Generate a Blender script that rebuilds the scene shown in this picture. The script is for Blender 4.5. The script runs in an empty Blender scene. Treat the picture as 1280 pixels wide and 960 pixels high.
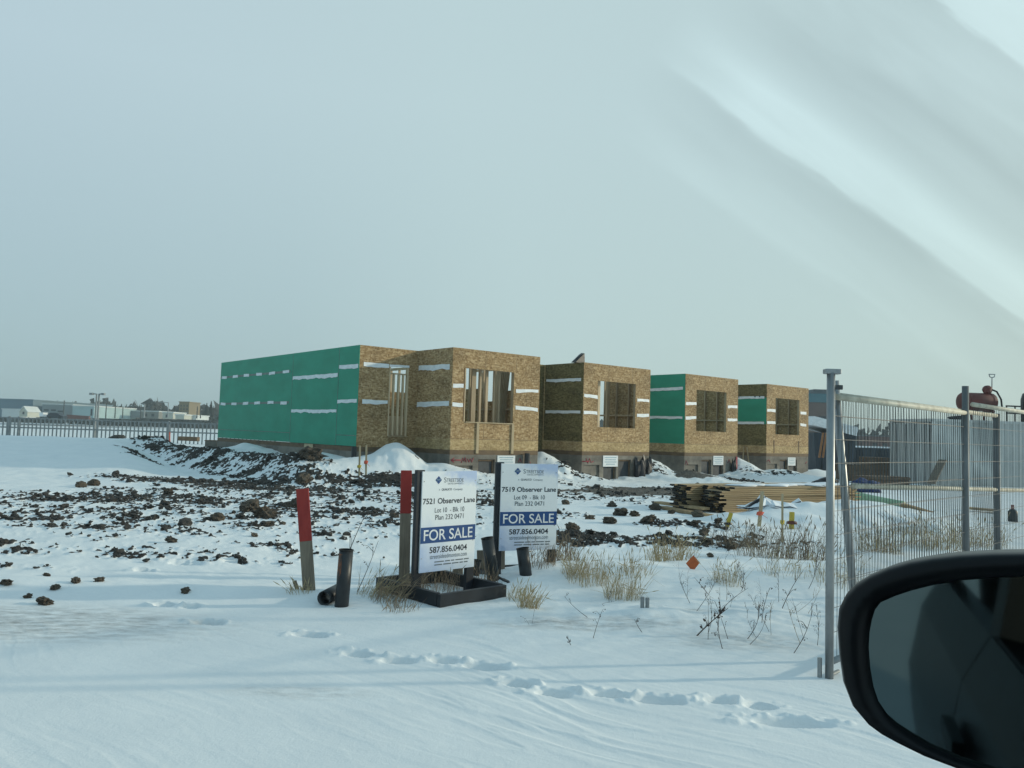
import bpy, bmesh, math, random
import numpy as np
from mathutils import Vector, Matrix

random.seed(7)
rng = np.random.default_rng(11)
sc = bpy.context.scene
COL = sc.collection
R = math.radians

# ------------------------------------------------------------------ camera
cam_d = bpy.data.cameras.new('camera')
cam = bpy.data.objects.new('camera', cam_d); COL.objects.link(cam)
sc.camera = cam
EYE = 1.5
ROLL, PITCH, FPX = R(1.735), math.atan(61 / 1000), 1000.0
cF = np.array([0, math.cos(PITCH), math.sin(PITCH)])
u0 = np.array([0, -math.sin(PITCH), math.cos(PITCH)]); r0 = np.array([1.0, 0, 0])
cR = r0 * math.cos(ROLL) + u0 * math.sin(ROLL)
cU = u0 * math.cos(ROLL) - r0 * math.sin(ROLL)
m = Matrix(((cR[0], cU[0], -cF[0], 0), (cR[1], cU[1], -cF[1], 0), (cR[2], cU[2], -cF[2], EYE), (0, 0, 0, 1)))
cam.matrix_world = m
cam_d.sensor_fit = 'HORIZONTAL'; cam_d.sensor_width = 36.0
cam_d.lens = 36.0 * FPX / 1280.0
cam_d.clip_start = 0.05; cam_d.clip_end = 5000

# ------------------------------------------------------------------ world and sun
SUN_AZ, SUN_EL = R(82), R(16)
w = bpy.data.worlds.new('World'); sc.world = w; w.use_nodes = True
nt = w.node_tree; nt.nodes.clear()
N = nt.nodes.new; LK = nt.links.new
out = N('ShaderNodeOutputWorld'); bg = N('ShaderNodeBackground'); bg.inputs['Strength'].default_value = 0.1
sky = N('ShaderNodeTexSky'); sky.sky_type = 'NISHITA'; sky.sun_disc = False
sky.sun_elevation = SUN_EL; sky.sun_rotation = SUN_AZ; sky.dust_density = 2.0
tc = N('ShaderNodeTexCoord')
sep = N('ShaderNodeSeparateXYZ'); LK(tc.outputs['Generated'], sep.inputs[0])

def mth(op, a, b=None, c=None, clamp=False):
    n = N('ShaderNodeMath'); n.operation = op; n.use_clamp = clamp
    for i, v in enumerate((a, b, c)):
        if v is None: continue
        if isinstance(v, (int, float)): n.inputs[i].default_value = v
        else: LK(v, n.inputs[i])
    return n.outputs[0]

def wramp(fac, stops):
    n = N('ShaderNodeValToRGB'); e = n.color_ramp.elements
    while len(e) > 1: e.remove(e[-1])
    for i, (p, c) in enumerate(stops):
        el = e[0] if i == 0 else e.new(p)
        el.position = p; el.color = (c[0], c[1], c[2], 1) if not isinstance(c, (int, float)) else (c, c, c, 1)
    LK(fac, n.inputs[0]); return n.outputs[0]

def wmix(f, a, b, mode='MIX'):
    n = N('ShaderNodeMix'); n.data_type = 'RGBA'; n.blend_type = mode
    if isinstance(f, (int, float)): n.inputs[0].default_value = f
    else: LK(f, n.inputs[0])
    for s, v in ((6, a), (7, b)):
        if isinstance(v, tuple): n.inputs[s].default_value = (*v, 1)
        else: LK(v, n.inputs[s])
    return n.outputs[2]

# overcast veil: paler and greener to the right, a little darker low on the left
side = mth('MULTIPLY_ADD', sep.outputs[0], 0.75, 0.5, clamp=True)
veil_lo = wramp(side, [(0.0, (3.3, 4.75, 5.2)), (0.3, (3.75, 5.2, 5.5)), (0.5, (4.75, 6.25, 6.25)), (0.8, (4.9, 6.35, 6.1)), (1, (4.9, 6.2, 5.9))])
veil_hi = wramp(side, [(0.0, (4.75, 6.2, 6.9)), (0.45, (5.2, 6.75, 7.0)), (0.8, (5.2, 6.7, 6.8)), (1, (5.5, 7.0, 7.0))])
elev = mth('MULTIPLY', sep.outputs[2], 2.6, clamp=True)
veil = wmix(elev, veil_lo, veil_hi)
# unseen sky overhead and behind made darker and bluer to tint the snow's light
over = mth('MULTIPLY', mth('SUBTRACT', sep.outputs[2], 0.52), 3.5, clamp=True)
back = mth('MULTIPLY', mth('SUBTRACT', 0.25, sep.outputs[1]), 1.4, clamp=True)
veil = wmix(mth('MAXIMUM', over, mth('MULTIPLY', back, 0.85)), veil, (2.9, 4.75, 5.7))
# window-glass glare painted into the right half of the sky as slanted bands
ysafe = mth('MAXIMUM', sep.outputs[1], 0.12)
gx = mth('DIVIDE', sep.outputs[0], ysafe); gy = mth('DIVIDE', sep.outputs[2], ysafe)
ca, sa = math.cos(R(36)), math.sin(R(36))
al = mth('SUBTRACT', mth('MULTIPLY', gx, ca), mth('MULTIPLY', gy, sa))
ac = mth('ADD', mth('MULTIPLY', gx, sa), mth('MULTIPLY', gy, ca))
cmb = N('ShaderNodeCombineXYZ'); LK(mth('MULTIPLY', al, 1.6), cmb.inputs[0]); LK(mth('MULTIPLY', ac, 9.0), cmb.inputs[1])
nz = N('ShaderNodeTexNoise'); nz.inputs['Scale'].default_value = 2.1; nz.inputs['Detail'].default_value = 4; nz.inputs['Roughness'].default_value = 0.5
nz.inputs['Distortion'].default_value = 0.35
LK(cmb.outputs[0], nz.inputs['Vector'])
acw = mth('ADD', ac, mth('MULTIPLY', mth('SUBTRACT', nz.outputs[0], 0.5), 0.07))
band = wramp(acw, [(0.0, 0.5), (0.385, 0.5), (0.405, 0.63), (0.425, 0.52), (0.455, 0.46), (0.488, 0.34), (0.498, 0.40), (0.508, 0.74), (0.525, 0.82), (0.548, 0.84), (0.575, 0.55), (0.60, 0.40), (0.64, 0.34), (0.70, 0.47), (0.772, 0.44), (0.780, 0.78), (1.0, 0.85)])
glare = mth('ADD', band, mth('MULTIPLY', mth('SUBTRACT', nz.outputs[0], 0.5), 0.42))
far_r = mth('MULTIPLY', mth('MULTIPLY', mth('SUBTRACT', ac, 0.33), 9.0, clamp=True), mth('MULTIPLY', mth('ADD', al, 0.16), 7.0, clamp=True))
wq = mth('MULTIPLY', mth('SUBTRACT', glare, 0.5), far_r)
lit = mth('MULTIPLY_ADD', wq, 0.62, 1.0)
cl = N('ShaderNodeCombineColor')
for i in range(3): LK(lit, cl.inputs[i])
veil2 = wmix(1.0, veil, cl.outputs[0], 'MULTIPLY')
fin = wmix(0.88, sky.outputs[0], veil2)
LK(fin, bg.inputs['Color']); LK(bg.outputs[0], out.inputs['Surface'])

sd = bpy.data.lights.new('sun', 'SUN'); sun = bpy.data.objects.new('sun', sd); COL.objects.link(sun)
sd.energy = 2.0; sd.angle = R(1.6); sd.color = (1.0, 0.92, 0.70)
sdir = Vector((math.sin(SUN_AZ) * math.cos(SUN_EL), math.cos(SUN_AZ) * math.cos(SUN_EL), math.sin(SUN_EL)))
sun.rotation_euler = sdir.to_track_quat('Z', 'Y').to_euler()

vs = sc.view_settings
vs.view_transform = 'Standard'; vs.look = 'None'; vs.gamma = 1; vs.use_curve_mapping = False
vs.exposure = 0.09

# ------------------------------------------------------------------ pixel of the photo -> point in the place
def ray(x, y): return cF + cR * (x - 640) / FPX - cU * (y - 480) / FPX
def gz(x, y, z=0.0):
    d = ray(x, y); t = (z - EYE) / d[2]; return np.array([0, 0, EYE]) + d * t
def at(x, y, Y):
    d = ray(x, y); return np.array([0, 0, EYE]) + d * Y / d[1]

# ------------------------------------------------------------------ noise
def pn(x, y, seed=0):
    x = np.asarray(x, float); y = np.asarray(y, float)
    xi = np.floor(x).astype(np.int64); yi = np.floor(y).astype(np.int64)
    xf = x - xi; yf = y - yi
    def g(ix, iy, dx, dy):
        h = (ix * 374761393 + iy * 668265263 + seed * 2246822519) & 0xFFFFFFFF
        h = ((h ^ (h >> 13)) * 1274126177) & 0xFFFFFFFF
        h = h ^ (h >> 16)
        a = (h & 0xFFFF) * (2 * math.pi / 65536)
        return np.cos(a) * dx + np.sin(a) * dy
    u = xf * xf * xf * (xf * (xf * 6 - 15) + 10); v = yf * yf * yf * (yf * (yf * 6 - 15) + 10)
    a = g(xi, yi, xf, yf); b = g(xi + 1, yi, xf - 1, yf); c = g(xi, yi + 1, xf, yf - 1); d = g(xi + 1, yi + 1, xf - 1, yf - 1)
    return (a + u * (b - a)) + v * ((c + u * (d - c)) - (a + u * (b - a)))
def fbm(x, y, o=4, seed=0, gain=0.5):
    s = 0; a = 1.0; f = 1.0
    for i in range(o):
        s = s + a * pn(x * f, y * f, seed + i * 17); a *= gain; f *= 2.03
    return s
def ss(a, b, x):
    t = np.clip((x - a) / (b - a), 0, 1); return t * t * (3 - 2 * t)

# ------------------------------------------------------------------ house frame (u along the fronts, v to the back)
AZ = R(50)
HE = np.array([math.sin(AZ), math.cos(AZ)]); HD = np.array([-math.cos(AZ), math.sin(AZ)])
H0 = np.array([-1.74, 23.23])
HROT = R(40)
HOUSES = [(0.0, 0.0), (5.48, 0.08), (10.92, 0.06), (17.0, 0.42)]
def uv(x, y):
    dx = x - H0[0]; dy = y - H0[1]
    return dx * HE[0] + dy * HE[1], dx * HD[0] + dy * HD[1]
def hw(u, v):
    return H0 + HE * u + HD * v

# ------------------------------------------------------------------ terrain
FOOT = [(448, 818, 160, 0.12), (497, 826, 172, 0.12), (556, 826, 160, 0.10), (606, 834, 170, 0.16), (648, 855, 160, 0.11), (692, 867, 172, 0.11),
        (762, 869, 158, 0.12), (822, 876, 170, 0.17), (900, 876, 174, 0.10), (951, 883, 172, 0.10), (990, 904, 174, 0.22),
        (388, 794, 168, 0.14), (262, 778, 165, 0.13), (205, 756, 165, 0.10), (240, 758, 170, 0.07), (232, 703, 172, 0.22), (295, 700, 172, 0.15), (180, 712, 172, 0.12)]
PILES = [  # u, v, height, core radius, skirt radius
    (-1.02, 1.15, 0.58, 0.85, 1.0), (-0.1, 0.2, 0.32, 0.9, 0.95), (4.35, 0.9, 0.95, 0.9, 1.15), (5.0, -0.3, 0.25, 0.6, 1.0),
    (9.6, 0.9, 0.75, 1.0, 1.5), (10.1, -0.9, 0.35, 0.9, 1.4), (15.1, 0.7, 0.80, 0.9, 1.6), (15.7, -1.0, 0.40, 1.0, 2.0), (21.2, 0.6, 0.45, 0.7, 1.1),
    (-2.75, 8.2, 0.34, 0.5, 0.9), (-2.6, 3.4, 0.2, 0.6, 1.0)]
def terrain(x, y):
    """height, soil cover 0..1, grime 0..1"""
    x = np.asarray(x, float); y = np.asarray(y, float)
    u, v = uv(x, y)
    r = np.hypot(x, y)
    wob = fbm(x * 0.22, y * 0.22, 3, 3)
    wob2 = fbm(x * 0.9, y * 0.9, 3, 9); wob3 = fbm(x * 3.1, y * 3.1, 2, 10)
    h = 0.05 * fbm(x * 0.12, y * 0.12, 2, 5) * ss(6, 14, r)
    # far field falls away a little
    h = h - 0.2 * ss(32, 60, y) 
    # bank beside the green wall
    bank = ss(-5.3 + 0.5 * wob, -3.7 + 0.5 * wob, u) * ss(-0.9 + 0.6 * wob, 1.2 + 0.6 * wob, v) * (1 - ss(13.5, 16.5, v + wob)) * (1 - ss(-1.2, 0.2, u))
    h = h + bank * (0.57 + 0.10 * wob2 * ss(-3.0, -4.0, u))
    h = h + 0.25 * (1 - ss(-3.5, -0.3, -v - 0.5) ) * 0
    h = h + 0.24 * ss(-3.0, -0.5, v) * ss(-4.5, -2.0, u) * (1 - ss(2.5, 4.2, u)) * (1 - bank)
    # smooth snow bank on the left
    lx = x / np.maximum(y, 1.0)
    sb = ss(18.6 + 0.8 * wob, 29.0, y) * (1 - ss(30.5, 40.0, y)) * (1 - ss(-0.49 + 0.05 * wob, -0.39 + 0.05 * wob, lx))
    h = h + 0.82 * sb
    # drift piles round the doors
    pile = 0 * x
    for (pu, pv, ph, pr, ps) in PILES:
        d = np.sqrt((u - pu) ** 2 + ((v - pv) * 0.8) ** 2 + 0.03) * (1 + 0.3 * wob2 + 0.12 * wob3) - 0.12
        pile = np.maximum(pile, ph * (0.5 * np.clip(1 - d / pr, 0, 1) ** 1.25 + 0.5 * np.exp(-(d / ps) ** 2)) * np.clip(1.6 - d / ps / 1.5, 0, 1))
    h = h + pile
    # roadside windrow in front of the signs, hollow behind it
    rc = 8.55 + 0.16 * x + 0.25 * wob
    rid = np.exp(-((y - rc) / 0.75) ** 2) * ss(-0.5, 0.5, x) * (1 - ss(4.5, 6.5, x))
    h = h + rid * (0.13 + 0.05 * wob2)
    rid2 = np.exp(-((y - (6.75 + 0.04 * x)) / 0.35) ** 2) * (0.05 + 0.06 * fbm(x * 1.3, y * 1.3, 3, 44)) * ss(-0.4, 0.4, x) * (1 - ss(2.2, 3.2, x))
    h = h + rid2
    lfr = np.exp(-((y - (7.25 - 0.02 * x)) / 0.28) ** 2) * (1 - ss(-1.6, -1.0, x)) * 0.05
    h = h + lfr
    hol = np.exp(-((x + 1.3) / 1.5) ** 2 - ((y - 10.2) / 1.7) ** 2)
    h = h - 0.16 * hol
    drift = np.exp(-(((x + 1.0) * 0.8 + (y - 8.7) * 0.6) / 0.3) ** 2) * np.exp(-((x + 0.7) / 0.9) ** 2) * 0.12
    h = h + drift * ss(8.0, 8.5, y)
    # soft wind-packed relief
    off = ss(5.8, 8.0, y)
    verge = np.exp(-((y - 6.8) / 0.9) ** 2) * ss(-1.0, 0.5, x)
    h = h + verge * (0.022 * fbm(x * 2.2, y * 3.2, 4, 24) + 0.012 * np.abs(fbm(x * 4.0, y * 5.0, 2, 25)))
    h = h + (0.035 * fbm(x * 0.75, y * 0.75, 3, 21) + 0.012 * fbm(x * 2.6, y * 2.6, 3, 22)) * off
    a = R(38)
    xr = x * math.cos(a) - y * math.sin(a); yr = x * math.sin(a) + y * math.cos(a)
    rip = fbm(xr * 0.8 + 0.5 * wob, yr * 5.5 + 2.5 * wob, 4, 31)
    h = h + (0.35 + 0.65 * ss(-1.2, 0.6, x)) * (0.0095 * rip + 0.006 * (1 - np.minimum(np.abs(rip) * 3.0, 1)) ** 2) * (0.35 + 0.65 * ss(0.0, 0.35, fbm(x * 0.5, y * 0.5, 2, 33) + 0.15)) * (1 - ss(9, 14, r))
    # lumps in front of the lumber
    for (px, py, hh, rr) in ((965, 655, 0.15, 0.7), (1010, 654, 0.20, 0.9), (1050, 652, 0.26, 1.1), (920, 657, 0.10, 0.5), (1090, 646, 0.28, 1.3)):
        p = gz(px, py)
        d = np.hypot(x - p[0], (y - p[1]) * 0.7) * (1 + 0.5 * wob2)
        h = h + hh * np.exp(-(d / rr * 1.3) ** 2)
    # ---- soil showing through
    msk = 0.53 * np.exp(-(((x + 5.2) / 5.9) ** 2 + ((y - 14.0) / 4.7) ** 2) ** 3)
    msk = np.maximum(msk, 0.51 * np.exp(-(((x - 3.0) / 7.0) ** 2 + ((y - 21.0) / 4.5) ** 2) ** 3))
    def reg(cx, cy, rx, ry, s, rot=0.0):
        c, sn = math.cos(rot), math.sin(rot)
        dx = x - cx; dy = y - cy
        q = ((dx * c + dy * sn) / rx) ** 2 + ((-dx * sn + dy * c) / ry) ** 2
        return s * np.exp(-q ** 2)
    for a_ in ((-7.0, 15.6, 4.2, 1.7, 0.66), (-4.0, 18.2, 4.0, 2.4, 0.60), (-8.5, 12.3, 4.0, 1.3, 0.60), (-4.2, 12.6, 2.0, 1.0, 0.56), (-3.2, 14.5, 2.4, 1.2, 0.62),
               (-5.8, 19.2, 3.2, 1.3, 0.72), (-8.2, 17.5, 1.6, 1.0, 0.6), (-2.4, 11.2, 0.9, 0.5, 0.5), (-7.2, 10.2, 2.2, 0.35, 0.5),
               (-1.2, 17.5, 2.3, 2.6, 0.62), (-2.6, 20.8, 1.6, 1.0, 0.86), (0.6, 14.8, 1.2, 1.6, 0.6), (2.6, 11.6, 1.9, 0.9, 0.66), (1.1, 11.5, 1.3, 1.1, 0.70), (3.0, 13.6, 1.2, 1.0, 0.58),
               (3.8, 12.0, 1.2, 0.6, 0.58), (0.4, 19.2, 2.5, 1.0, 0.6),
               (6.2, 25.4, 2.4, 0.7, 0.5), (9.0, 25.6, 3.5, 0.5, 0.5), (8.2, 28.6, 1.0, 0.9, 0.8), (5.6, 29.2, 1.6, 0.9, 0.62), (2.2, 26.0, 1.6, 0.7, 0.58), (10.2, 32.0, 1.8, 1.0, 0.58), (-11.5, 25.0, 1.1, 0.35, 0.7), (-12.4, 26.4, 1.0, 0.25, 0.7), (-7.4, 20.4, 4.4, 1.2, 0.72), (-3.4, 20.6, 2.6, 1.2, 0.7), (-8.6, 11.0, 3.5, 0.8, 0.56), (-0.6, 19.5, 3.0, 1.6, 0.58), (-6.0, 11.2, 3.0, 0.5, 0.54), (-5.0, 9.3, 3.6, 0.75, 0.55), (-5.6, 8.1, 1.6, 0.3, 0.56), (-2.7, 10.2, 1.6, 0.5, 0.53), (-2.5, 21.2, 1.5, 0.9, 0.85)):
        msk = np.maximum(msk, reg(*a_))
    berm = ss(-5.9, -4.9, u + 0.4 * wob) * ss(-2.3, 0.3, v + wob) * (1 - ss(14.0, 16.0, v)) * (1 - ss(-3.6, -2.7, u + 0.5 * wob2))
    msk = np.maximum(msk, berm * (0.60 + 0.24 * wob2))
    n1 = fbm(x * 1.3, y * 1.3, 3, 51); n2 = fbm(x * 5.5, y * 5.5, 2, 52); n3 = pn(x * 12.0, y * 12.0, 53)
    sval = msk + 0.26 * n1 + 0.32 * n2 + 0.30 * n3
    soil = ss(0.56, 0.70, sval) * ss(0.12, 0.3, msk)
    # bare gravel lane in front of the second house
    gl = reg(4.0, 22.2, 3.1, 2.3, 1.0, 0.25) + reg(6.6, 28.8, 1.3, 1.2, 0.8)
    grav = ss(0.45, 0.75, gl + 0.5 * n1 + 0.2 * n2)
    # grime: worn patch of old ice on the left of the road and dusty drift edges
    gr = reg(-3.7, 6.0, 1.55, 0.55, 1.0) + reg(-1.15, 4.62, 0.4, 0.12, 0.5) + reg(0.85, 6.45, 0.7, 0.2, 0.75) + reg(1.75, 6.05, 0.6, 0.25, 0.7) + reg(0.25, 6.35, 0.45, 0.14, 0.65) + reg(1.5, 6.9, 0.4, 0.15, 0.5)
    gr = np.clip(gr, 0, 1) * (1 - soil)
    nb = pn(x * 8.0, y * 8.0, 61); nb2 = pn(x * 17.0, y * 17.0, 62)
    lump = 0.05 * np.clip(sval - 0.45, 0, 1.0) + 0.05 * soil * np.abs(nb) + 0.025 * soil * np.abs(nb2)
    h = h + lump * (1 + 0.9 * berm)
    # footprints
    for (px, py, ang, ln) in FOOT:
        p = gz(px, py)
        near = (np.abs(x - p[0]) < 0.7) & (np.abs(y - p[1]) < 0.7)
        if not np.any(near): continue
        t = R(ang); dx = x[near] - p[0]; dy = y[near] - p[1]
        e1 = (dx * math.cos(t) + dy * math.sin(t)) / ln; e2 = (-dx * math.sin(t) + dy * math.cos(t)) / 0.066
        q = np.sqrt(e1 ** 2 + e2 ** 2) + 0.15 * fbm(x[near] * 8, y[near] * 8, 2, 71)
        cr = np.clip(fbm(x[near] * 10, y[near] * 10, 2, 72) + 0.12, 0, .5)
        h[near] += -0.068 * (1 - ss(0.6, 1.05, q)) + np.exp(-((q - 1.5) / 0.4) ** 2) * (0.002 + 0.042 * cr) * np.maximum(ss(0.1, -0.8, e2), 0.8 * ss(0.5, 1.0, np.abs(e1)) * ss(0, .5, e1))
    return h, np.maximum(soil, 0.0), grav, gr
def hz(x, y):
    return float(terrain(np.array([x]), np.array([y]))[0][0])

# ------------------------------------------------------------------ materials
def newmat(name):
    mt = bpy.data.materials.new(name); mt.use_nodes = True
    t = mt.node_tree; t.nodes.clear()
    o = t.nodes.new('ShaderNodeOutputMaterial'); b = t.nodes.new('ShaderNodeBsdfPrincipled')
    t.links.new(b.outputs[0], o.inputs['Surface'])
    return mt, t, b
def nnode(t, kind, **kw):
    n = t.nodes.new(kind)
    for k, v in kw.items():
        if k in n.inputs: n.inputs[k].default_value = v
        else: setattr(n, k, v)
    return n
def rampn(t, fac, stops):
    n = t.nodes.new('ShaderNodeValToRGB'); e = n.color_ramp.elements
    while len(e) > 1: e.remove(e[-1])
    for i, (p, c) in enumerate(stops):
        el = e[0] if i == 0 else e.new(p)
        el.position = p; el.color = (*c, 1) if isinstance(c, tuple) else (c, c, c, 1)
    t.links.new(fac, n.inputs[0]); return n.outputs[0]
def mixn(t, f, a, b, mode='MIX'):
    n = t.nodes.new('ShaderNodeMix'); n.data_type = 'RGBA'; n.blend_type = mode
    if isinstance(f, (int, float)): n.inputs[0].default_value = f
    else: t.links.new(f, n.inputs[0])
    for s, v in ((6, a), (7, b)):
        if isinstance(v, tuple): n.inputs[s].default_value = (*v, 1)
        else: t.links.new(v, n.inputs[s])
    return n.outputs[2]
def mapped(t, scale, coord='Object', rot=(0, 0, 0)):
    c = t.nodes.new('ShaderNodeTexCoord'); mp = t.nodes.new('ShaderNodeMapping')
    mp.inputs['Scale'].default_value = scale; mp.inputs['Rotation'].default_value = rot
    t.links.new(c.outputs[coord], mp.inputs['Vector']); return mp.outputs[0]
def bumpn(t, b, hgt, strength=0.3, dist=0.01):
    n = t.nodes.new('ShaderNodeBump'); n.inputs['Strength'].default_value = strength; n.inputs['Distance'].default_value = dist
    t.links.new(hgt, n.inputs['Height']); t.links.new(n.outputs[0], b.inputs['Normal'])
def gen(name, c0, c1=None, rough=0.6, scale=(6, 6, 6), metal=0.0, bump=0.0, spec=0.4, detail=5, rnd=0.0, lo=0.35, hi=0.65):
    mt, t, b = newmat(name)
    c1 = c1 or tuple(v * 0.7 for v in c0)
    nz = nnode(t, 'ShaderNodeTexNoise', Scale=1.0, Detail=detail, Roughness=0.6)
    t.links.new(mapped(t, scale), nz.inputs['Vector'])
    col = rampn(t, nz.outputs[0], [(lo, c1), (hi, c0)])
    if rnd:
        oi = t.nodes.new('ShaderNodeObjectInfo')
        k = rampn(t, oi.outputs['Random'], [(0, 1 - rnd), (1, 1.0)])
        col = mixn(t, 1.0, col, k, 'MULTIPLY')
    t.links.new(col, b.inputs['Base Color'])
    b.inputs['Roughness'].default_value = rough; b.inputs['Metallic'].default_value = metal
    b.inputs['Specular IOR Level'].default_value = spec
    if bump: bumpn(t, b, nz.outputs[0], bump, 0.01)
    return mt
M = {}
def mat_osb(name, stops, scale=1.0):
    mt, t, b = newmat(name)
    v1 = nnode(t, 'ShaderNodeTexVoronoi', Scale=1.0, Randomness=1.0)
    warp = nnode(t, 'ShaderNodeTexNoise', Scale=4.0, Detail=2.0)
    base = mapped(t, (10.5 * scale, 10.5 * scale, 34 * scale))
    t.links.new(base, v1.inputs['Vector'])
    v2 = nnode(t, 'ShaderNodeTexVoronoi', Scale=1.0, Randomness=1.0)
    t.links.new(mapped(t, (22 * scale, 22 * scale, 17 * scale), rot=(0.3, 0.5, 0.2)), v2.inputs['Vector'])
    s1 = t.nodes.new('ShaderNodeSeparateColor'); t.links.new(v1.outputs['Color'], s1.inputs[0])
    s2 = t.nodes.new('ShaderNodeSeparateColor'); t.links.new(v2.outputs['Color'], s2.inputs[0])
    a = rampn(t, s1.outputs[0], stops)
    c = rampn(t, s2.outputs[1], stops)
    mix = mixn(t, 0.45, a, c)
    big = nnode(t, 'ShaderNodeTexNoise', Scale=1.1, Detail=4.0)
    t.links.new(mapped(t, (1, 1, 1.6)), big.inputs['Vector'])
    k = rampn(t, big.outputs[0], [(0.28, 0.70), (0.5, 0.96), (0.72, 1.10)])
    col = mixn(t, 1.0, mix, k, 'MULTIPLY')
    t.links.new(col, b.inputs['Base Color']); b.inputs['Roughness'].default_value = 0.75
    b.inputs['Specular IOR Level'].default_value = 0.25
    bumpn(t, b, s1.outputs[0], 0.25, 0.004)
    return mt
M['osb'] = mat_osb('oriented strand board', [(0.0, (0.19, 0.112, 0.048)), (0.3, (0.305, 0.19, 0.088)), (0.7, (0.42, 0.28, 0.14)), (1.0, (0.62, 0.46, 0.27))])
M['osb_pale'] = mat_osb('pale strand board', [(0.0, (0.28, 0.18, 0.08)), (0.5, (0.44, 0.31, 0.15)), (1.0, (0.6, 0.45, 0.26))])
M['osb_shaded'] = mat_osb('shade-tinted strand board', [(0.0, (0.075, 0.062, 0.022)), (0.4, (0.14, 0.11, 0.044)), (1.0, (0.25, 0.20, 0.09))])  # strand board with side-wall shade and glass tint mixed into its colour
M['green'] = gen('green sheathing', (0.022, 0.30, 0.19), (0.017, 0.25, 0.155), 0.55, (0.9, 0.9, 1.8), detail=6)
M['tape'] = gen('white seam tape', (0.82, 0.84, 0.85), (0.68, 0.71, 0.73), 0.45, (5, 5, 9), bump=0.3)
M['tape_grey'] = gen('grey seam strip', (0.20, 0.24, 0.22), (0.12, 0.16, 0.14), 0.6, (6, 6, 6))
M['stud'] = gen('framing lumber', (0.60, 0.46, 0.30), (0.46, 0.34, 0.21), 0.7, (6, 6, 1.2), rnd=0.3)
M['brightened'] = gen('fresh pale lumber', (0.70, 0.56, 0.38), (0.56, 0.43, 0.28), 0.7, (6, 6, 1.2))  # stud lumber lightened to carry the light falling on the doorway frame
M['plate'] = gen('dark treated plate', (0.17, 0.11, 0.06), (0.10, 0.065, 0.04), 0.7, (3, 3, 6))
M['concrete'] = gen('poured concrete', (0.25, 0.225, 0.19), (0.12, 0.11, 0.095), 0.85, (1.6, 1.6, 2.4), bump=0.3, detail=8)
M['window_board'] = gen('dark window board', (0.05, 0.057, 0.065), (0.025, 0.03, 0.036), 0.5, (4, 4, 4))
M['spray'] = gen('red spray paint', (0.36, 0.03, 0.05), (0.22, 0.02, 0.04), 0.6, (20, 20, 20))
M['black'] = gen('black paint on wood', (0.016, 0.02, 0.026), (0.009, 0.011, 0.015), 0.45, (8, 8, 8))
M['black_plastic'] = gen('black plastic pipe', (0.035, 0.038, 0.042), (0.018, 0.02, 0.022), 0.42, (9, 9, 5))
M['membrane'] = gen('black membrane', (0.013, 0.014, 0.02), (0.007, 0.007, 0.01), 0.4, (5, 5, 5), bump=0.6)
M['red'] = gen('red paint on wood', (0.36, 0.035, 0.025), (0.27, 0.022, 0.018), 0.6, (10, 10, 3))
M['oldwood'] = gen('grey weathered wood', (0.27, 0.22, 0.165), (0.17, 0.135, 0.10), 0.8, (30, 30, 3), bump=0.3)
M['board'] = gen('white board', (0.74, 0.76, 0.77), (0.72, 0.74, 0.75), 0.4, (2, 2, 2))
M['ink'] = gen('dark print', (0.022, 0.03, 0.042), None, 0.5)
M['ink_soft'] = gen('grey print', (0.13, 0.16, 0.19), None, 0.5)
M['navy'] = gen('blue print', (0.012, 0.062, 0.20), (0.012, 0.055, 0.185), 0.4)
M['white_ink'] = gen('white print', (0.8, 0.82, 0.84), None, 0.4)
M['pale_ink'] = gen('pale blue print', (0.38, 0.52, 0.60), None, 0.5)
M['galv'] = gen('galvanised steel', (0.36, 0.37, 0.37), (0.24, 0.25, 0.255), 0.42, (9, 9, 3), metal=0.75)
M['galv_dull'] = gen('dull galvanised steel', (0.20, 0.21, 0.215), (0.13, 0.14, 0.145), 0.6, (9, 9, 3), metal=0.3)
M['wire'] = gen('fence wire', (0.085, 0.09, 0.09), (0.05, 0.054, 0.054), 0.55, (9, 9, 3), metal=0.2)
M['pale_rail'] = gen('weathered pale rail', (0.62, 0.58, 0.47), (0.40, 0.36, 0.28), 0.6, (9, 9, 9))
M['orange'] = gen('orange flagging', (0.55, 0.13, 0.035), (0.45, 0.10, 0.03), 0.5, (20, 20, 20))
M['hot'] = gen('fluorescent pink ribbon', (0.75, 0.13, 0.07), None, 0.5)
M['yellow'] = gen('yellow paint', (0.60, 0.45, 0.06), (0.42, 0.30, 0.05), 0.6, (20, 20, 9))
M['stake'] = gen('raw stake wood', (0.52, 0.42, 0.27), (0.38, 0.29, 0.18), 0.8, (30, 30, 3))
M['container'] = gen('grey painted container steel', (0.64, 0.645, 0.62), (0.49, 0.50, 0.485), 0.5, (1.2, 1.2, 0.5), detail=7)
M['container_dark'] = gen('dark gap', (0.03, 0.033, 0.036), None, 0.6)
M['rust'] = gen('rusty red tank paint', (0.15, 0.035, 0.028), (0.075, 0.025, 0.022), 0.6, (2.5, 2.5, 2.5), detail=7)
M['blue_dark'] = gen('dark blue steel', (0.03, 0.045, 0.065), (0.015, 0.022, 0.032), 0.5, (2, 2, 0.5))
M['tarp'] = gen('blue tarpaulin', (0.012, 0.032, 0.14), (0.008, 0.02, 0.085), 0.45, (3, 3, 3), bump=0.5)
M['brownbox'] = gen('brown crate board', (0.15, 0.10, 0.065), (0.095, 0.065, 0.045), 0.8, (3, 3, 8))
M['pipe_green'] = gen('green plastic pipe', (0.36, 0.52, 0.34), (0.30, 0.45, 0.29), 0.45)
M['fence_grey'] = gen('grey picket paint', (0.27, 0.285, 0.29), (0.20, 0.215, 0.22), 0.7, (2, 2, 2))
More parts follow.
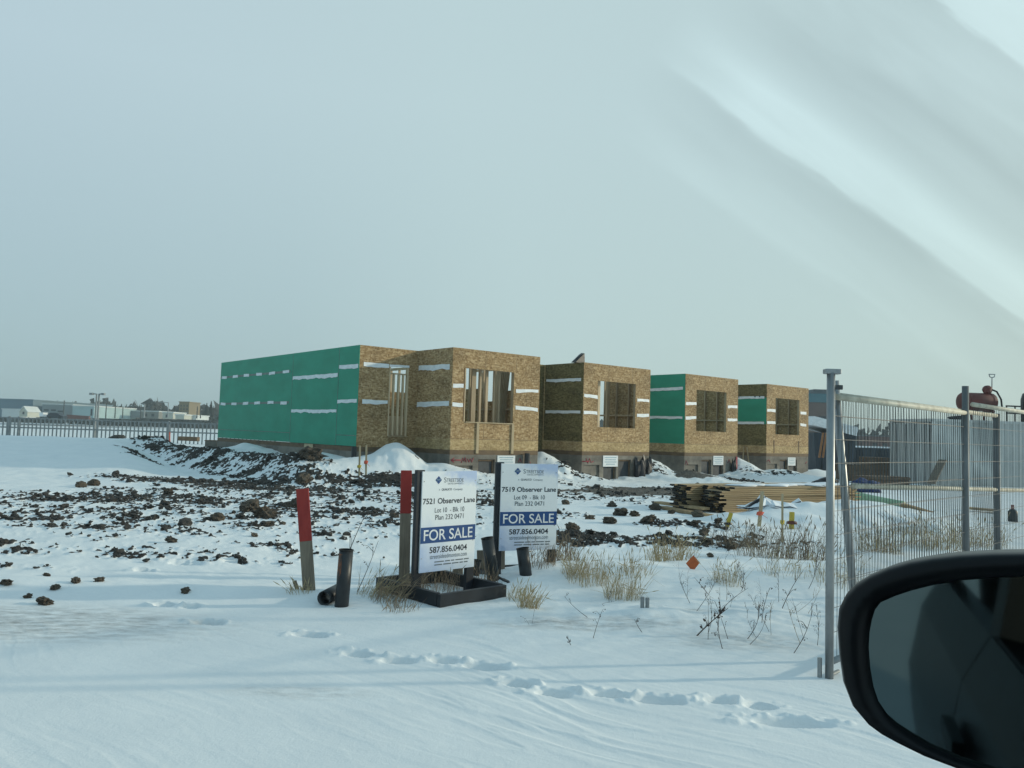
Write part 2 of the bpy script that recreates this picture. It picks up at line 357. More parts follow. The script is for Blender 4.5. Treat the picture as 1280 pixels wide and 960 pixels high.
M['car_black'] = gen('gloss black car plastic', (0.004, 0.0045, 0.006), (0.003, 0.004, 0.005), 0.33, (2, 2, 2), spec=0.22)
M['car_paint'] = gen('dark car paint', (0.02, 0.023, 0.028), (0.018, 0.02, 0.025), 0.25)
M['rubber'] = gen('tyre rubber', (0.02, 0.02, 0.02), None, 0.8)
M['seat'] = gen('dark seat cloth', (0.02, 0.021, 0.023), None, 0.8)
M['snow_cap'] = gen('snow', (0.80, 0.82, 0.85), (0.74, 0.77, 0.81), 0.7, (6, 6, 6), bump=0.3)
M['soil'] = gen('frozen dark soil', (0.082, 0.075, 0.067), (0.024, 0.023, 0.022), 0.9, (9, 9, 9), bump=0.5, rnd=0.35)
M['clod_brown'] = gen('frozen brown soil lump', (0.15, 0.115, 0.082), (0.035, 0.03, 0.025), 0.9, (5, 5, 5), bump=0.7, rnd=0.3)
M['stone'] = gen('brown field stone', (0.14, 0.105, 0.07), (0.055, 0.045, 0.035), 0.85, (7, 7, 7), bump=0.6, rnd=0.3)
M['grass'] = gen('dry straw grass', (0.52, 0.41, 0.24), (0.32, 0.24, 0.13), 0.8, (25, 25, 8))
M['grass_grey'] = gen('withered weeds', (0.32, 0.24, 0.155), (0.17, 0.125, 0.085), 0.85, (25, 25, 8))
M['twig'] = gen('dark weed stalk', (0.085, 0.06, 0.045), (0.05, 0.036, 0.03), 0.85, (25, 25, 8))
M['bark'] = gen('bark', (0.07, 0.06, 0.05), None, 0.9)
M['needles'] = gen('spruce needles', (0.030, 0.042, 0.036), (0.020, 0.028, 0.026), 0.9, (1, 1, 1), rnd=0.3)
M['farwood'] = gen('bare far trees', (0.085, 0.085, 0.08), (0.045, 0.05, 0.05), 0.9, (0.3, 0.3, 0.3))
def bldg(name, c): 
    return gen(name, c, tuple(v * 0.86 for v in c), 0.7, (0.25, 0.25, 0.6))

def mat_board_face():
    mt, t, b = newmat('printed sign face')
    c = t.nodes.new('ShaderNodeTexCoord'); s = t.nodes.new('ShaderNodeSeparateXYZ'); t.links.new(c.outputs['Object'], s.inputs[0])
    nz = nnode(t, 'ShaderNodeTexNoise', Scale=5.5, Detail=5.0, Roughness=0.6); t.links.new(c.outputs['Object'], nz.inputs['Vector'])
    def mt2(op, a, b_):
        n = t.nodes.new('ShaderNodeMath'); n.operation = op
        for i, v in enumerate((a, b_)):
            if isinstance(v, (int, float)): n.inputs[i].default_value = v
            else: t.links.new(v, n.inputs[i])
        return n.outputs[0]
    # printed cloud picture: upper right corner and lower left corner
    tr = mt2('ADD', mt2('MULTIPLY', s.outputs[0], 1.0), mt2('MULTIPLY', s.outputs[2], 1.9))
    hi = rampn(t, mt2('ADD', tr, mt2('MULTIPLY', mt2('SUBTRACT', nz.outputs[0], 0.5), 1.1)), [(0.70, 0.0), (1.15, 0.62)])
    tr2 = mt2('SUBTRACT', mt2('MULTIPLY', s.outputs[0], -1.2), mt2('MULTIPLY', s.outputs[2], 1.6))
    lo = rampn(t, mt2('ADD', tr2, mt2('MULTIPLY', mt2('SUBTRACT', nz.outputs[0], 0.5), 0.9)), [(0.18, 0.0), (0.9, 0.6)])
    f = mt2('MAXIMUM', hi, lo)
    t.links.new(mixn(t, f, (0.74, 0.77, 0.79), (0.22, 0.36, 0.66)), b.inputs['Base Color'])
    b.inputs['Roughness'].default_value = 0.38
    return mt
M['board_face'] = mat_board_face()

def mat_ground():
    mt, t, b = newmat('snow over frozen soil')
    at_s = nnode(t, 'ShaderNodeAttribute', attribute_name='soil'); at_g = nnode(t, 'ShaderNodeAttribute', attribute_name='grime'); at_v = nnode(t, 'ShaderNodeAttribute', attribute_name='gravel')
    fine = nnode(t, 'ShaderNodeTexNoise', Scale=14.0, Detail=7.0, Roughness=0.65)
    t.links.new(mapped(t, (1, 1, 1)), fine.inputs['Vector'])
    med = nnode(t, 'ShaderNodeTexNoise', Scale=1.7, Detail=5.0, Roughness=0.55)
    t.links.new(mapped(t, (1, 1, 1)), med.inputs['Vector'])
    snow = rampn(t, med.outputs[0], [(0.3, (0.76, 0.785, 0.80)), (0.7, (0.83, 0.845, 0.85))])
    soilc = rampn(t, fine.outputs[0], [(0.3, (0.018, 0.017, 0.016)), (0.5, (0.042, 0.037, 0.033)), (0.68, (0.09, 0.08, 0.07)), (0.74, (0.5, 0.52, 0.54))])
    gravc = rampn(t, fine.outputs[0], [(0.36, (0.075, 0.066, 0.056)), (0.52, (0.13, 0.115, 0.10)), (0.66, (0.22, 0.20, 0.18)), (0.72, (0.6, 0.62, 0.64))])
    def ma(op, a, b_, cl=False):
        n = t.nodes.new('ShaderNodeMath'); n.operation = op; n.use_clamp = cl
        for i, v in enumerate((a, b_)):
            if isinstance(v, (int, float)): n.inputs[i].default_value = v
            else: t.links.new(v, n.inputs[i])
        return n.outputs[0]
    e = ma('ADD', at_s.outputs['Fac'], ma('MULTIPLY', ma('SUBTRACT', fine.outputs[0], 0.5), 1.3))
    f = rampn(t, e, [(0.42, 0.0), (0.58, 1.0)])
    col = mixn(t, f, snow, soilc)
    e2 = ma('ADD', at_v.outputs['Fac'], ma('MULTIPLY', ma('SUBTRACT', fine.outputs[0], 0.5), 0.9))
    col = mixn(t, rampn(t, e2, [(0.4, 0.0), (0.6, 1.0)]), col, gravc)
    gn = nnode(t, 'ShaderNodeTexNoise', Scale=1.0, Detail=6.0, Roughness=0.7)
    t.links.new(mapped(t, (5, 14, 5), rot=(0, 0, 0.2)), gn.inputs['Vector'])
    g = ma('MULTIPLY', at_g.outputs['Fac'], rampn(t, gn.outputs[0], [(0.38, 0.0), (0.68, 0.75)]))
    col = mixn(t, g, col, (0.20, 0.19, 0.18))
    t.links.new(col, b.inputs['Base Color']); b.inputs['Roughness'].default_value = 0.8
    b.inputs['Specular IOR Level'].default_value = 0.15
    crust = nnode(t, 'ShaderNodeTexNoise', Scale=75.0, Detail=4.0, Roughness=0.7)
    t.links.new(mapped(t, (1, 1, 1)), crust.inputs['Vector'])
    bumpn(t, b, ma('ADD', fine.outputs[0], ma('MULTIPLY', crust.outputs[0], 0.45)), 0.32, 0.014)
    return mt
M['ground'] = mat_ground()

# ------------------------------------------------------------------ mesh builder
class MB:
    def __init__(s): s.v = []; s.f = []; s.mi = []
    def add(s, vs, fs, mi=0):
        o = len(s.v); s.v += [tuple(map(float, p)) for p in vs]; s.f += [tuple(i + o for i in f) for f in fs]; s.mi += [mi] * len(fs)
        return s
    def box(s, x0, x1, y0, y1, z0, z1, mi=0):
        v = [(x0, y0, z0), (x1, y0, z0), (x1, y1, z0), (x0, y1, z0), (x0, y0, z1), (x1, y0, z1), (x1, y1, z1), (x0, y1, z1)]
        return s.add(v, [(0, 3, 2, 1), (4, 5, 6, 7), (0, 1, 5, 4), (1, 2, 6, 5), (2, 3, 7, 6), (3, 0, 4, 7)], mi)
    def bar(s, a, b, w, d, side=None, mi=0):
        """rectangular bar from a to b, w across, d deep"""
        a = Vector(a); b = Vector(b); ax = (b - a).normalized()
        sd = Vector(side) if side is not None else (Vector((0, 0, 1)).cross(ax) if abs(ax.z) < 0.9 else Vector((1, 0, 0)))
        sd = (sd - ax * sd.dot(ax)).normalized(); up = ax.cross(sd)
        v = []
        for p in (a, b):
            for (i, j) in ((-1, -1), (1, -1), (1, 1), (-1, 1)): v.append(p + sd * (i * w / 2) + up * (j * d / 2))
        return s.add(v, [(0, 3, 2, 1), (4, 5, 6, 7), (0, 1, 5, 4), (1, 2, 6, 5), (2, 3, 7, 6), (3, 0, 4, 7)], mi)
    def tube(s, pts, rad, n=8, cap=True, mi=0):
        pts = [Vector(p) for p in pts]; k = len(pts)
        if not hasattr(rad, '__len__'): rad = [rad] * k
        vs = []; prev = None
        for i, p in enumerate(pts):
            tg = (pts[min(i + 1, k - 1)] - pts[max(i - 1, 0)]).normalized()
            if prev is None: sd = tg.orthogonal().normalized()
            else: sd = (prev - tg * prev.dot(tg)).normalized()
            prev = sd; up = tg.cross(sd)
            for j in range(n):
                a = 2 * math.pi * j / n
                vs.append(p + (sd * math.cos(a) + up * math.sin(a)) * rad[i])
        fs = []
        for i in range(k - 1):
            for j in range(n):
                fs.append((i * n + j, i * n + (j + 1) % n, (i + 1) * n + (j + 1) % n, (i + 1) * n + j))
        if cap: fs.append(tuple(range(n - 1, -1, -1))); fs.append(tuple((k - 1) * n + j for j in range(n)))
        return s.add(vs, fs, mi)
    def pipe(s, a, b, r, t=0.006, n=20):
        """open-ended hollow pipe"""
        a = Vector(a); b = Vector(b); ax = (b - a).normalized(); sd = ax.orthogonal().normalized(); up = ax.cross(sd)
        vs = []
        for (p, rr) in ((a, r), (b, r), (b, r - t), (a, r - t)):
            for j in range(n):
                q = 2 * math.pi * j / n; vs.append(p + (sd * math.cos(q) + up * math.sin(q)) * rr)
        fs = []
        for i in range(4):
            for j in range(n):
                fs.append((i * n + j, i * n + (j + 1) % n, ((i + 1) % 4) * n + (j + 1) % n, ((i + 1) % 4) * n + j))
        return s.add(vs, fs)
    def blob(s, c, r, sub=2, amp=0.35, seed=0, sq=(1, 1, 1)):
        bm = bmesh.new(); bmesh.ops.create_icosphere(bm, subdivisions=sub, radius=1.0)
        P = np.array([v.co[:] for v in bm.verts]); F = [tuple(v.index for v in f.verts) for f in bm.faces]; bm.free()
        k = 1 + amp * (pn(P[:, 0] * 1.6 + seed * 3.1, P[:, 1] * 1.6 + P[:, 2] * 2.3, seed) * 1.3 + 0.6 * pn(P[:, 0] * 3.7 + P[:, 2] * 3.1, P[:, 1] * 3.7 - seed, seed + 5))
        P = P * k[:, None] * np.array(sq) * r + np.array(c)
        return s.add(P, F)
    def prism(s, poly, y0, y1):
        """poly in x,z pushed from y0 to y1"""
        n = len(poly); v = [(p[0], y0, p[1]) for p in poly] + [(p[0], y1, p[1]) for p in poly]
        return s.add(v, [tuple(range(n)), tuple(range(2 * n - 1, n - 1, -1))] + [(i, i + n, (i + 1) % n + n, (i + 1) % n) for i in range(n)])
    def build(s, name, mats, parent=None, smooth=False, bevel=0.0, org=None):
        me = bpy.data.meshes.new(name)
        V = s.v if org is None else [(p[0] - org[0], p[1] - org[1], p[2] - org[2]) for p in s.v]
        me.from_pydata(V, [], s.f)
        bm = bmesh.new(); bm.from_mesh(me)
        bmesh.ops.recalc_face_normals(bm, faces=bm.faces)
        if bevel: bmesh.ops.bevel(bm, geom=list(bm.edges), offset=bevel, segments=1, affect='EDGES', clamp_overlap=True)
        bm.to_mesh(me); bm.free()
        for mm in (mats if isinstance(mats, (list, tuple)) else [mats]): me.materials.append(mm)
        if not bevel and any(s.mi): me.polygons.foreach_set('material_index', s.mi)
        if smooth: me.polygons.foreach_set('use_smooth', [True] * len(me.polygons))
        o = bpy.data.objects.new(name, me); COL.objects.link(o)
        if parent is not None: o.parent = parent
        elif org is not None: o.location = org
        return o
def tag(o, label=None, cat=None, group=None, kind=None):
    if label: o['label'] = label
    if cat: o['category'] = cat
    if group: o['group'] = group
    if kind: o['kind'] = kind
    return o
def thing(name, label, cat, loc=(0, 0, 0), rz=0.0, group=None):
    o = bpy.data.objects.new(name, None); COL.objects.link(o)
    o.location = tuple(map(float, loc)); o.rotation_euler = (0, 0, rz); o.empty_display_size = 0.1
    return tag(o, label, cat, group)
def copy_tree(o, parent=None):
    c = o.copy(); COL.objects.link(c); c.parent = parent
    for ch in list(o.children): copy_tree(ch, c)
    return c
def lettering(name, s, x0, x1, z, hgt, mat, parent, y=-0.002, bold=0.0, thick=0.0006):
    """text fitted between x0 and x1, hgt tall over its ink, centred on z, in the thing's x-z plane facing -y"""
    cu = bpy.data.curves.new(name, 'FONT'); cu.body = s; cu.offset = bold; cu.extrude = 0.0
    ob = bpy.data.objects.new(name, cu); COL.objects.link(ob)
    dg = bpy.context.evaluated_depsgraph_get()
    me = bpy.data.meshes.new_from_object(ob.evaluated_get(dg))
    COL.objects.unlink(ob); bpy.data.objects.remove(ob)
    n = len(me.vertices); a = np.empty(n * 3); me.vertices.foreach_get('co', a); a = a.reshape(-1, 3)
    mn = a.min(0); mx = a.max(0)
    b = np.empty_like(a)
    b[:, 0] = x0 + (a[:, 0] - mn[0]) / (mx[0] - mn[0]) * (x1 - x0)
    b[:, 2] = z - hgt / 2 + (a[:, 1] - mn[1]) / (mx[1] - mn[1]) * hgt
    b[:, 1] = y
    me.vertices.foreach_set('co', b.ravel()); me.update()
    me.materials.clear(); me.materials.append(mat)
    o = bpy.data.objects.new(name, me); COL.objects.link(o); o.parent = parent
    return o
# ------------------------------------------------------------------ ground: one sheet to the horizon
def build_ground():
    az = np.concatenate([np.arange(-180, -48, 6.0), np.arange(-48, -38, 0.5), np.arange(-38, 38, 0.08), np.arange(38, 48, 0.5), np.arange(48, 180, 6.0)])
    rs = [0.4, 0.9, 1.6, 2.3, 2.9, 3.3]; r = 3.3
    while r < 36:
        r += min(max(r * r * 0.00062, 0.006), 0.075); rs.append(r)
    while r < 720:
        r *= 1.03 if r < 100 else 1.12; rs.append(r)
    rs = np.array(rs); A, B = np.meshgrid(np.radians(az), rs)
    X = (B * np.sin(A)).ravel(); Y = (B * np.cos(A)).ravel()
    h, s, gv, gr = terrain(X, Y)
    na, nr = len(az), len(rs)
    V = np.stack([X, Y, h], 1)
    V = np.vstack([V, [[0, 0, float(h[0])]]])
    i = np.arange(nr - 1)[:, None] * na; j = np.arange(na)[None, :]; j2 = (j + 1) % na
    Q = np.stack([i + j, i + na + j, i + na + j2, i + j2], -1).reshape(-1, 4)
    c = nr * na
    T = np.stack([np.full(na, c), np.arange(na), (np.arange(na) + 1) % na], 1)
    me = bpy.data.meshes.new('snow_ground')
    me.vertices.add(len(V)); me.vertices.foreach_set('co', V.ravel())
    nl = Q.size + T.size
    me.loops.add(nl); me.loops.foreach_set('vertex_index', np.concatenate([Q.ravel()[::1], T.ravel()]).astype(np.int32))
    me.polygons.add(len(Q) + len(T))
    st = np.concatenate([np.arange(len(Q)) * 4, len(Q) * 4 + np.arange(len(T)) * 3]).astype(np.int32)
    me.polygons.foreach_set('loop_start', st)
    me.polygons.foreach_set('use_smooth', [True] * len(st))
    me.update(calc_edges=True); me.validate()
    for nm, arr in (('soil', s), ('gravel', gv), ('grime', gr)):
        at_ = me.attributes.new(nm, 'FLOAT', 'POINT'); at_.data.foreach_set('value', np.append(arr, 0.0).astype(np.float32))
    me.materials.append(M['ground'])
    if me.polygons[len(me.polygons) // 2].normal.z < 0: me.flip_normals()
    o = bpy.data.objects.new('snow_ground', me); COL.objects.link(o)
    tag(o, 'wind-packed snow over frozen dark soil, with footprints and drifts', 'ground', kind='structure')
build_ground()

# ------------------------------------------------------------------ houses under construction
W = 3.42; ZB, ZR, ZO, ZT = 0.82, 0.955, 1.275, 3.94
def wall_open(mb, x0, x1, y0, y1, z0, z1, ox0, ox1, oz0, oz1):
    mb.box(x0, ox0, y0, y1, z0, z1); mb.box(ox1, x1, y0, y1, z0, z1)
    mb.box(ox0, ox1, y0, y1, z0, oz0); mb.box(ox0, ox1, y0, y1, oz1, z1)
stud_proto = {}
def stud(h, p, root, axis='y', ang=0, name='stud'):
    """one upright stud: 38 mm wide, 89 mm deep; deep along axis"""
    key = (round(h, 3), axis)
    if key not in stud_proto:
        a, b = (0.019, 0.0445) if axis == 'y' else (0.0445, 0.019)
        o = MB().box(-a, a, -b, b, 0, h).build(name, M['stud'], root); stud_proto[key] = o
    else:
        o = stud_proto[key].copy(); COL.objects.link(o); o.parent = root; o.name = name
    o.location = p
    return o
def tape_strip(root, p0, p1, hgt, nrm, mat='tape', jit=1.0):
    """strip stuck on a wall from p0 to p1 (local points on the wall), ragged lower edge"""
    p0 = np.array(p0, float); p1 = np.array(p1, float); n = np.array(nrm, float)
    L = np.linalg.norm(p1 - p0); k = max(2, int(L / 0.12)); mb = MB(); vs = []
    dz0, dz1 = rng.uniform(-0.025, 0.025, 2) * jit
    sag = 0
    for i in range(k + 1):
        t = i / k; c = p0 + (p1 - p0) * t; sag = 0.7 * sag + rng.uniform(-0.012, 0.012) * jit
        top = c + np.array([0, 0, hgt / 2 + dz0 * (1 - t) + dz1 * t + 0.4 * sag]); bot = c + np.array([0, 0, -hgt / 2 + dz0 * (1 - t) + dz1 * t + 1.3 * sag])
        lift = 0.004 + 0.006 * rng.random()
        vs += [top + n * 0.003, bot + n * 0.003, top + n * (0.006), bot + n * (0.005 + lift)]
    fs = []
    for i in range(k):
        a = 4 * i; b = a + 4
        fs += [(a + 2, b + 2, b + 3, a + 3), (a, a + 1, b + 1, b), (a, b, b + 2, a + 2), (a + 1, a + 3, b + 3, b + 1)]
    fs += [(0, 2, 3, 1), (4 * k, 4 * k + 1, 4 * k + 3, 4 * k + 2)]
    mb.add(vs, fs).build('tape_strip', M[mat], root)
def front_common(root, ox0, ox1, big_left_recess):
    # concrete with two basement windows
    f = MB()
    xs = [(0.0, 0.12), (0.12, 0.85), (0.85, 1.05), (1.05, 1.68), (1.68, 1.80), (1.80, 2.46), (2.46, W)]
    for (a, b) in xs:
        if (a, b) in ((1.05, 1.68), (1.80, 2.46)):
            f.box(a, b, 0, 0.2, -0.4, -0.02); f.box(a, b, 0, 0.2, 0.68, ZB)
        elif (a, b) == (0.12, 0.85) and big_left_recess:
            f.box(a, b, 0, 0.2, 0.50, ZB); f.box(a, b, 0.06, 0.2, -0.4, 0.50)
        else: f.box(a, b, 0, 0.2, -0.4, ZB)
    return f
def house(i, label, group):
    u, v = HOUSES[i]; p = hw(u, v)
    root = thing('unfinished_house', label, 'house', (p[0], p[1], 0), HROT, group)
    first = i == 0
    ox0, ox1 = (0.42, 2.35) if first else (0.69, 2.63)
    depth = 12.95 if first else 6.0
    T = 0.012
    # foundation
    f = front_common(root, ox0, ox1, True)
    if first:
        f.box(0, 0.2, 0.2, 1.86, -0.4, ZB); f.box(-2.03, 0, 1.86, 2.06, -0.4, ZB); f.box(-2.03, -1.83, 2.06, depth, -0.4, ZB)
        f.box(-1.83, W - 0.2, depth - 0.2, depth, -0.4, ZB)
    else:
        f.box(0, 0.2, 0.2, depth, -0.4, ZB); f.box(0.2, W - 0.2, depth - 0.2, depth, -0.4, ZB)
    f.box(W - 0.2, W, 0.2, depth, -0.4, ZB)
    fo = f.build('foundation', M['concrete'], root)
    for (a, b) in ((1.05, 1.68), (1.80, 2.46)):
        wbd = MB().box(a + 0.002, b - 0.002, 0.09, 0.12, -0.018, 0.678).build('basement_window', M['window_board'], root)
        wf = MB(); 
        for (x0, x1, z0, z1) in ((a + .003, a + .05, -.015, .675), (b - .05, b - .003, -.015, .675), (a + .05, b - .05, .625, .675)): wf.box(x0, x1, 0.055, 0.088, z0, z1)
        wf.build('frame', M['plate'], wbd)
    # sill plate, rim board, wall sheathing
    sp = MB(); rb = MB()
    sp.box(0, W, -0.004, 0.14, ZB, ZR); rb.box(0, W, -0.006, 0.04, ZR, ZO - 0.004)
    if first:
        sp.box(0, 0.14, 0.14, 1.856, ZB, ZR); rb.box(-0.002, 0.04, 0.04, 1.852, ZR, ZO - 0.004)
        sp.box(-2.03, -0.001, 1.856, 1.99, ZB, ZR)
        sp.box(-2.03, -1.89, 1.99, depth, ZB, ZR)
    else:
        sp.box(-0.003, 0.14, 0.14, depth, ZB, ZR); rb.box(-0.002, 0.04, 0.04, depth, ZR, ZO - 0.004)
    sp.box(W - 0.14, W, 0.14, depth, ZB, ZR)
    sp.build('sill_plate', M['plate'], root); rb.build('rim_board', M['osb_pale'] if i != 3 else M['osb_pale'], root)
    fw = MB(); wall_open(fw, 0.0, W, 0.0, T, ZO, ZT, ox0, ox1, 1.785, 3.37)
    fw.build('front_wall', M['osb'], root)
    # side wall seen from the road
    if first:
        MB().box(0.0, T, T + 0.001, 1.86, ZO, ZT).build('side_wall', M['osb'], root)
        rw = MB(); wall_open(rw, -2.03 + T, -0.001, 1.86, 1.86 + T, ZR, ZT, -0.99, -0.30, 1.30, 3.40)
        rw.build('porch_wall', M['osb'], root)
        # green sheathing in three runs
        for (v0, v1, z0, dx, br) in ((1.86, 3.09, 0.97, 0.0, 1.285), (3.092, 6.32, 0.965, -0.003, None), (6.322, depth, 0.97, 0.002, 1.285)):
            g = MB()
            if br: g.box(-2.03 + dx, -2.018, v0, v1, z0, br - .004); g.box(-2.03 + dx - 0.002, -2.018, v0, v1, br, ZT)
            else: g.box(-2.03 + dx, -2.018, v0, v1, z0, ZT)
            g.build('sheathing_panel', M['green'], root)
        n = (-1, 0, 0); X = -2.033
        tape_strip(root, (X, 1.90, 3.34), (X, 3.06, 3.33), 0.12, n); tape_strip(root, (X, 1.90, 2.30), (X, 3.08, 2.29), 0.10, n)
        tape_strip(root, (X, 3.14, 3.08), (X, 6.28, 3.09), 0.11, n, jit=1.5); tape_strip(root, (X, 3.12, 2.02), (X, 6.28, 2.01), 0.10, n, jit=1.5)
        for z in (3.34, 2.295):
            MB().box(X - 0.001, X + 0.002, 6.5, depth - 0.02, z - 0.035, z + 0.035).build('seam_strip', M['tape_grey'], root, label=None) if False else tag(MB().box(X - 0.001, X + 0.002, 6.5, depth - 0.02, z - 0.035, z + 0.035).build('seam_strip', M['tape_grey'], root))
            for k in range(6):
                a = 6.62 + k * 1.13 + rng.uniform(-.05, .05)
                tape_strip(root, (X - 0.002, a, z), (X - 0.002, min(a + 0.5, depth - .01), z), 0.10, n, jit=0.6)
        MB().box(X - 0.03, X - 0.012, 4.55, 5.15, 0.84, 0.955).build('loose_board', M['stake'], root)
        n = (0, -1, 0)
        tape_strip(root, (-1.88, 1.86, 3.39), (-1.02, 1.86, 3.38), 0.12, n); tape_strip(root, (-1.88, 1.86, 2.30), (-1.02, 1.86, 2.29), 0.13, n, jit=1.8)
        tape_strip(root, (-1.00, 1.858, 3.43), (-0.30, 1.858, 3.44), 0.07, n)
        n = (-1, 0, 0)
        tape_strip(root, (0, 0.15, 3.40), (0, 1.78, 3.38), 0.15, n, jit=1.6); tape_strip(root, (0, 0.12, 2.28), (0, 1.8, 2.27), 0.15, n)
        # corner strip at the inner corner and bright edge strips
        MB().box(-0.03, -0.002, 1.83, 1.858, ZR, ZT).build('corner_strip', M['osb'], root)
        # framed doorway: jambs, studs and a low plywood panel
        for x in (-0.962, -0.328): MB().box(x - .024, x + .024, 1.874, 1.97, 1.30, 3.38).build('jamb', M['brightened'], root)
        for x in (-0.80, -0.63, -0.47):
            MB().box(x - .022, x + .022, 1.875, 1.96, 1.32, 3.155).build('stud', M['brightened'], root)
        MB().box(-0.93, -0.36, 1.876, 1.96, 3.16, 3.20).build('door_header', M['stud'], root)
        MB().box(-0.94, -0.35, 2.02, 2.04, 1.3, 1.90).build('kick_panel', M['brightened'], root)
        MB().box(-1.0, -0.29, 1.80, 1.99, 1.277, 1.298).build('door_sill', M['stud'], root)
    else:
        sm = {1: 'osb_shaded', 2: 'green', 3: 'osb_shaded'}[i]; sv = {1: 1.95, 2: 2.2, 3: 4.0}[i]
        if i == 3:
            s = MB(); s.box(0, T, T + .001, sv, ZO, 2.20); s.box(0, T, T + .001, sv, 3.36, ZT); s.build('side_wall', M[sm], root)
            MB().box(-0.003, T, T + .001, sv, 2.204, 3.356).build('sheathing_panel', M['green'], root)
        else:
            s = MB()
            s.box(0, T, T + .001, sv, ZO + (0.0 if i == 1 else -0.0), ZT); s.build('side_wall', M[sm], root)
        n = (-1, 0, 0)
        tape_strip(root, (-0.003, 0.12, 3.38), (-0.003, 1.85, 3.38), 0.10, n, mat='tape'); tape_strip(root, (-0.003, 0.12, 2.28), (-0.003, 1.85, 2.28), 0.10, n, mat='tape')
        if i == 1:
            MB().box(-0.03, -0.002, 1.92, 1.947, ZR, ZT).build('corner_strip', M['osb_pale'], root)
            MB().box(-0.9, -0.001, 1.95, 1.962, ZR, ZT).build('porch_wall', M['osb_shaded'], root)
        if i == 3:
            lt = lettering('tape_print', 'OUCR', 0, 0.5, 0, 0.075, M['ink'], root)
            lt.rotation_euler = (0, 0, -math.pi / 2); lt.location = (-0.012, 1.85, 3.38)
            for k in (0.32, 0.55): MB().box(-0.012, -0.010, k, k + 0.06, 3.33, 3.43).build('tape_mark', M['ink'], root)
            MB().bar((-0.05, 0.75, 0.1), (-0.02, 0.95, 1.2), 0.05, 0.03).build('brace_board', M['stake'], root)
            MB().bar((-0.06, 1.15, 0.1), (-0.02, 1.1, 1.2), 0.05, 0.03).build('brace_board', M['stake'], root)
    # front seams
    n = (0, -1, 0)
    for z in (2.81, 2.27):
        tape_strip(root, (0.03, 0, z + 0.01), (ox0 - 0.01, 0, z + 0.01), 0.11, n); tape_strip(root, (ox1 + 0.09, 0, z), (W - 0.05 - (0.15 if i == 3 else 0), 0, z), 0.11, n)
    # open joints between the sheets
    for (x, z0, z1) in ((1.22, ZO + .01, 1.74), (1.22, 3.42, ZT - .02), (2.44, 3.42, ZT - .02), (2.9, 2.34, 2.74)):
        MB().box(x - .005, x + .005, -0.0018, 0.001, z0, z1).build('panel_joint', M['plate'], root)
    MB().box(0.01, W - .01, -0.0018, 0.001, ZO - .004, ZO + .008).build('panel_joint', M['plate'], root)
    if first:
        for (v0, z0, z1) in ((3.091, 0.97, 3.93), (6.321, .97, 3.93)): MB().box(-2.0365, -2.031, v0 - .008, v0 + .008, z0, z1).build('panel_joint', M['tape_grey'], root)
        for (v0, v1) in ((1.87, 3.08), (6.33, depth - .02)): MB().box(-2.037, -2.031, v0, v1, 1.272, 1.29).build('panel_joint', M['tape_grey'], root)
    # floor deck, plates, framing
    fd = MB().box(0.05, W - 0.05, 0.05, depth - .05, 1.16, 1.27)
    if first: fd.box(-2.0, 0.05, 1.9, depth - .05, 1.16, 1.27)
    fd.build('floor_deck', M['osb_pale'], root)
    tp = MB(); tp.box(T, W - T, T + .001, T + .09, ZT - 0.09, ZT + 0.004)
    if first: tp.box(T, 0.1, 0.105, 1.86, ZT - 0.09, ZT + 0.004); tp.box(-2.015, -1.93, 1.98, depth - 0.02, ZT - 0.09, ZT + 0.004); tp.box(-2.015, T - .002, 1.875, 1.965, ZT - 0.09, ZT + .004)
    else: tp.box(T, 0.1, 0.105, depth, ZT - 0.09, ZT + 0.004)
    tp.box(W - 0.1, W - T, 0.105, depth - 0.02, ZT - 0.09, ZT + 0.004)
    tp.build('top_plate', M['stud'], root)
    hw_ = 2.58
    for x in (ox0 - 0.02, ox1 + 0.02): stud(hw_, (x, T + .047, ZO), root)
    for x in (ox0 + 0.07,) if first else (): stud(1.6, (x, T + .047, 1.785), root)
    # rough window frame edge
    wfm = MB(); wfm.box(ox0, ox1, T + .001, 0.1, 1.745, 1.783); wfm.box(ox0, ox1, T + .001, 0.1, 3.372, 3.41)
    wfm.build('window_framing', M['stud'], root)
    if first:
        MB().box(ox0 + 0.1, ox1 + 0.02, -0.03, -0.004, 1.76, 1.79).build('sill_board', M['stake'], root)
    # right wall: sheathing, studs and blocking behind the window
    segs = {0: ((0.105, 0.75), (9.6, depth - .1)), 1: ((0.105, 2.1),), 2: ((0.105, 4.6),), 3: ((0.105, 5.8),)}[i]
    rw = MB()
    for (a, b) in segs: MB().box(W - T, W, a - 0.092, b, ZO, ZT).build('far_side_wall', M['osb'], root)
    vv = np.arange(0.35, (9.5 if first else 5.9), 0.61)
    for q in vv: stud(hw_, (W - T - 0.047, q, ZO), root, 'x')
    bl = MB()
    for q0, q1 in zip(vv[:-1], vv[1:]):
        bl.box(W - T - 0.085, W - T - 0.005, q0 + .02, q1 - .02, 2.24, 2.30)
    bl.build('blocking', M['stud'], root)
    if first:
        ip = MB()
        for (a, b, z) in ((0.76, 1.25, 2.35), (1.26, 2.1, 2.9), (2.11, 2.9, 2.55), (2.91, 3.9, 3.0), (3.91, 6.99, 2.7), (7.0, 9.5, 2.9)): ip.box(W - T, W, a, b, ZO, z)
        ip.build('partial_panel', M['osb'], root)
        for q in (0.62, 0.95, 1.15, 1.75, 2.05): stud(hw_, (W - T - 0.15, q, ZO), root, 'x')
        for (xa, wd_) in ((0.98, .16), (1.28, .07), (1.52, .09), (1.83, .05), (2.02, .07)):
            MB().box(xa, xa + wd_, 0.34, 0.40, ZO, 3.85).build('stud', M['stud'], root)
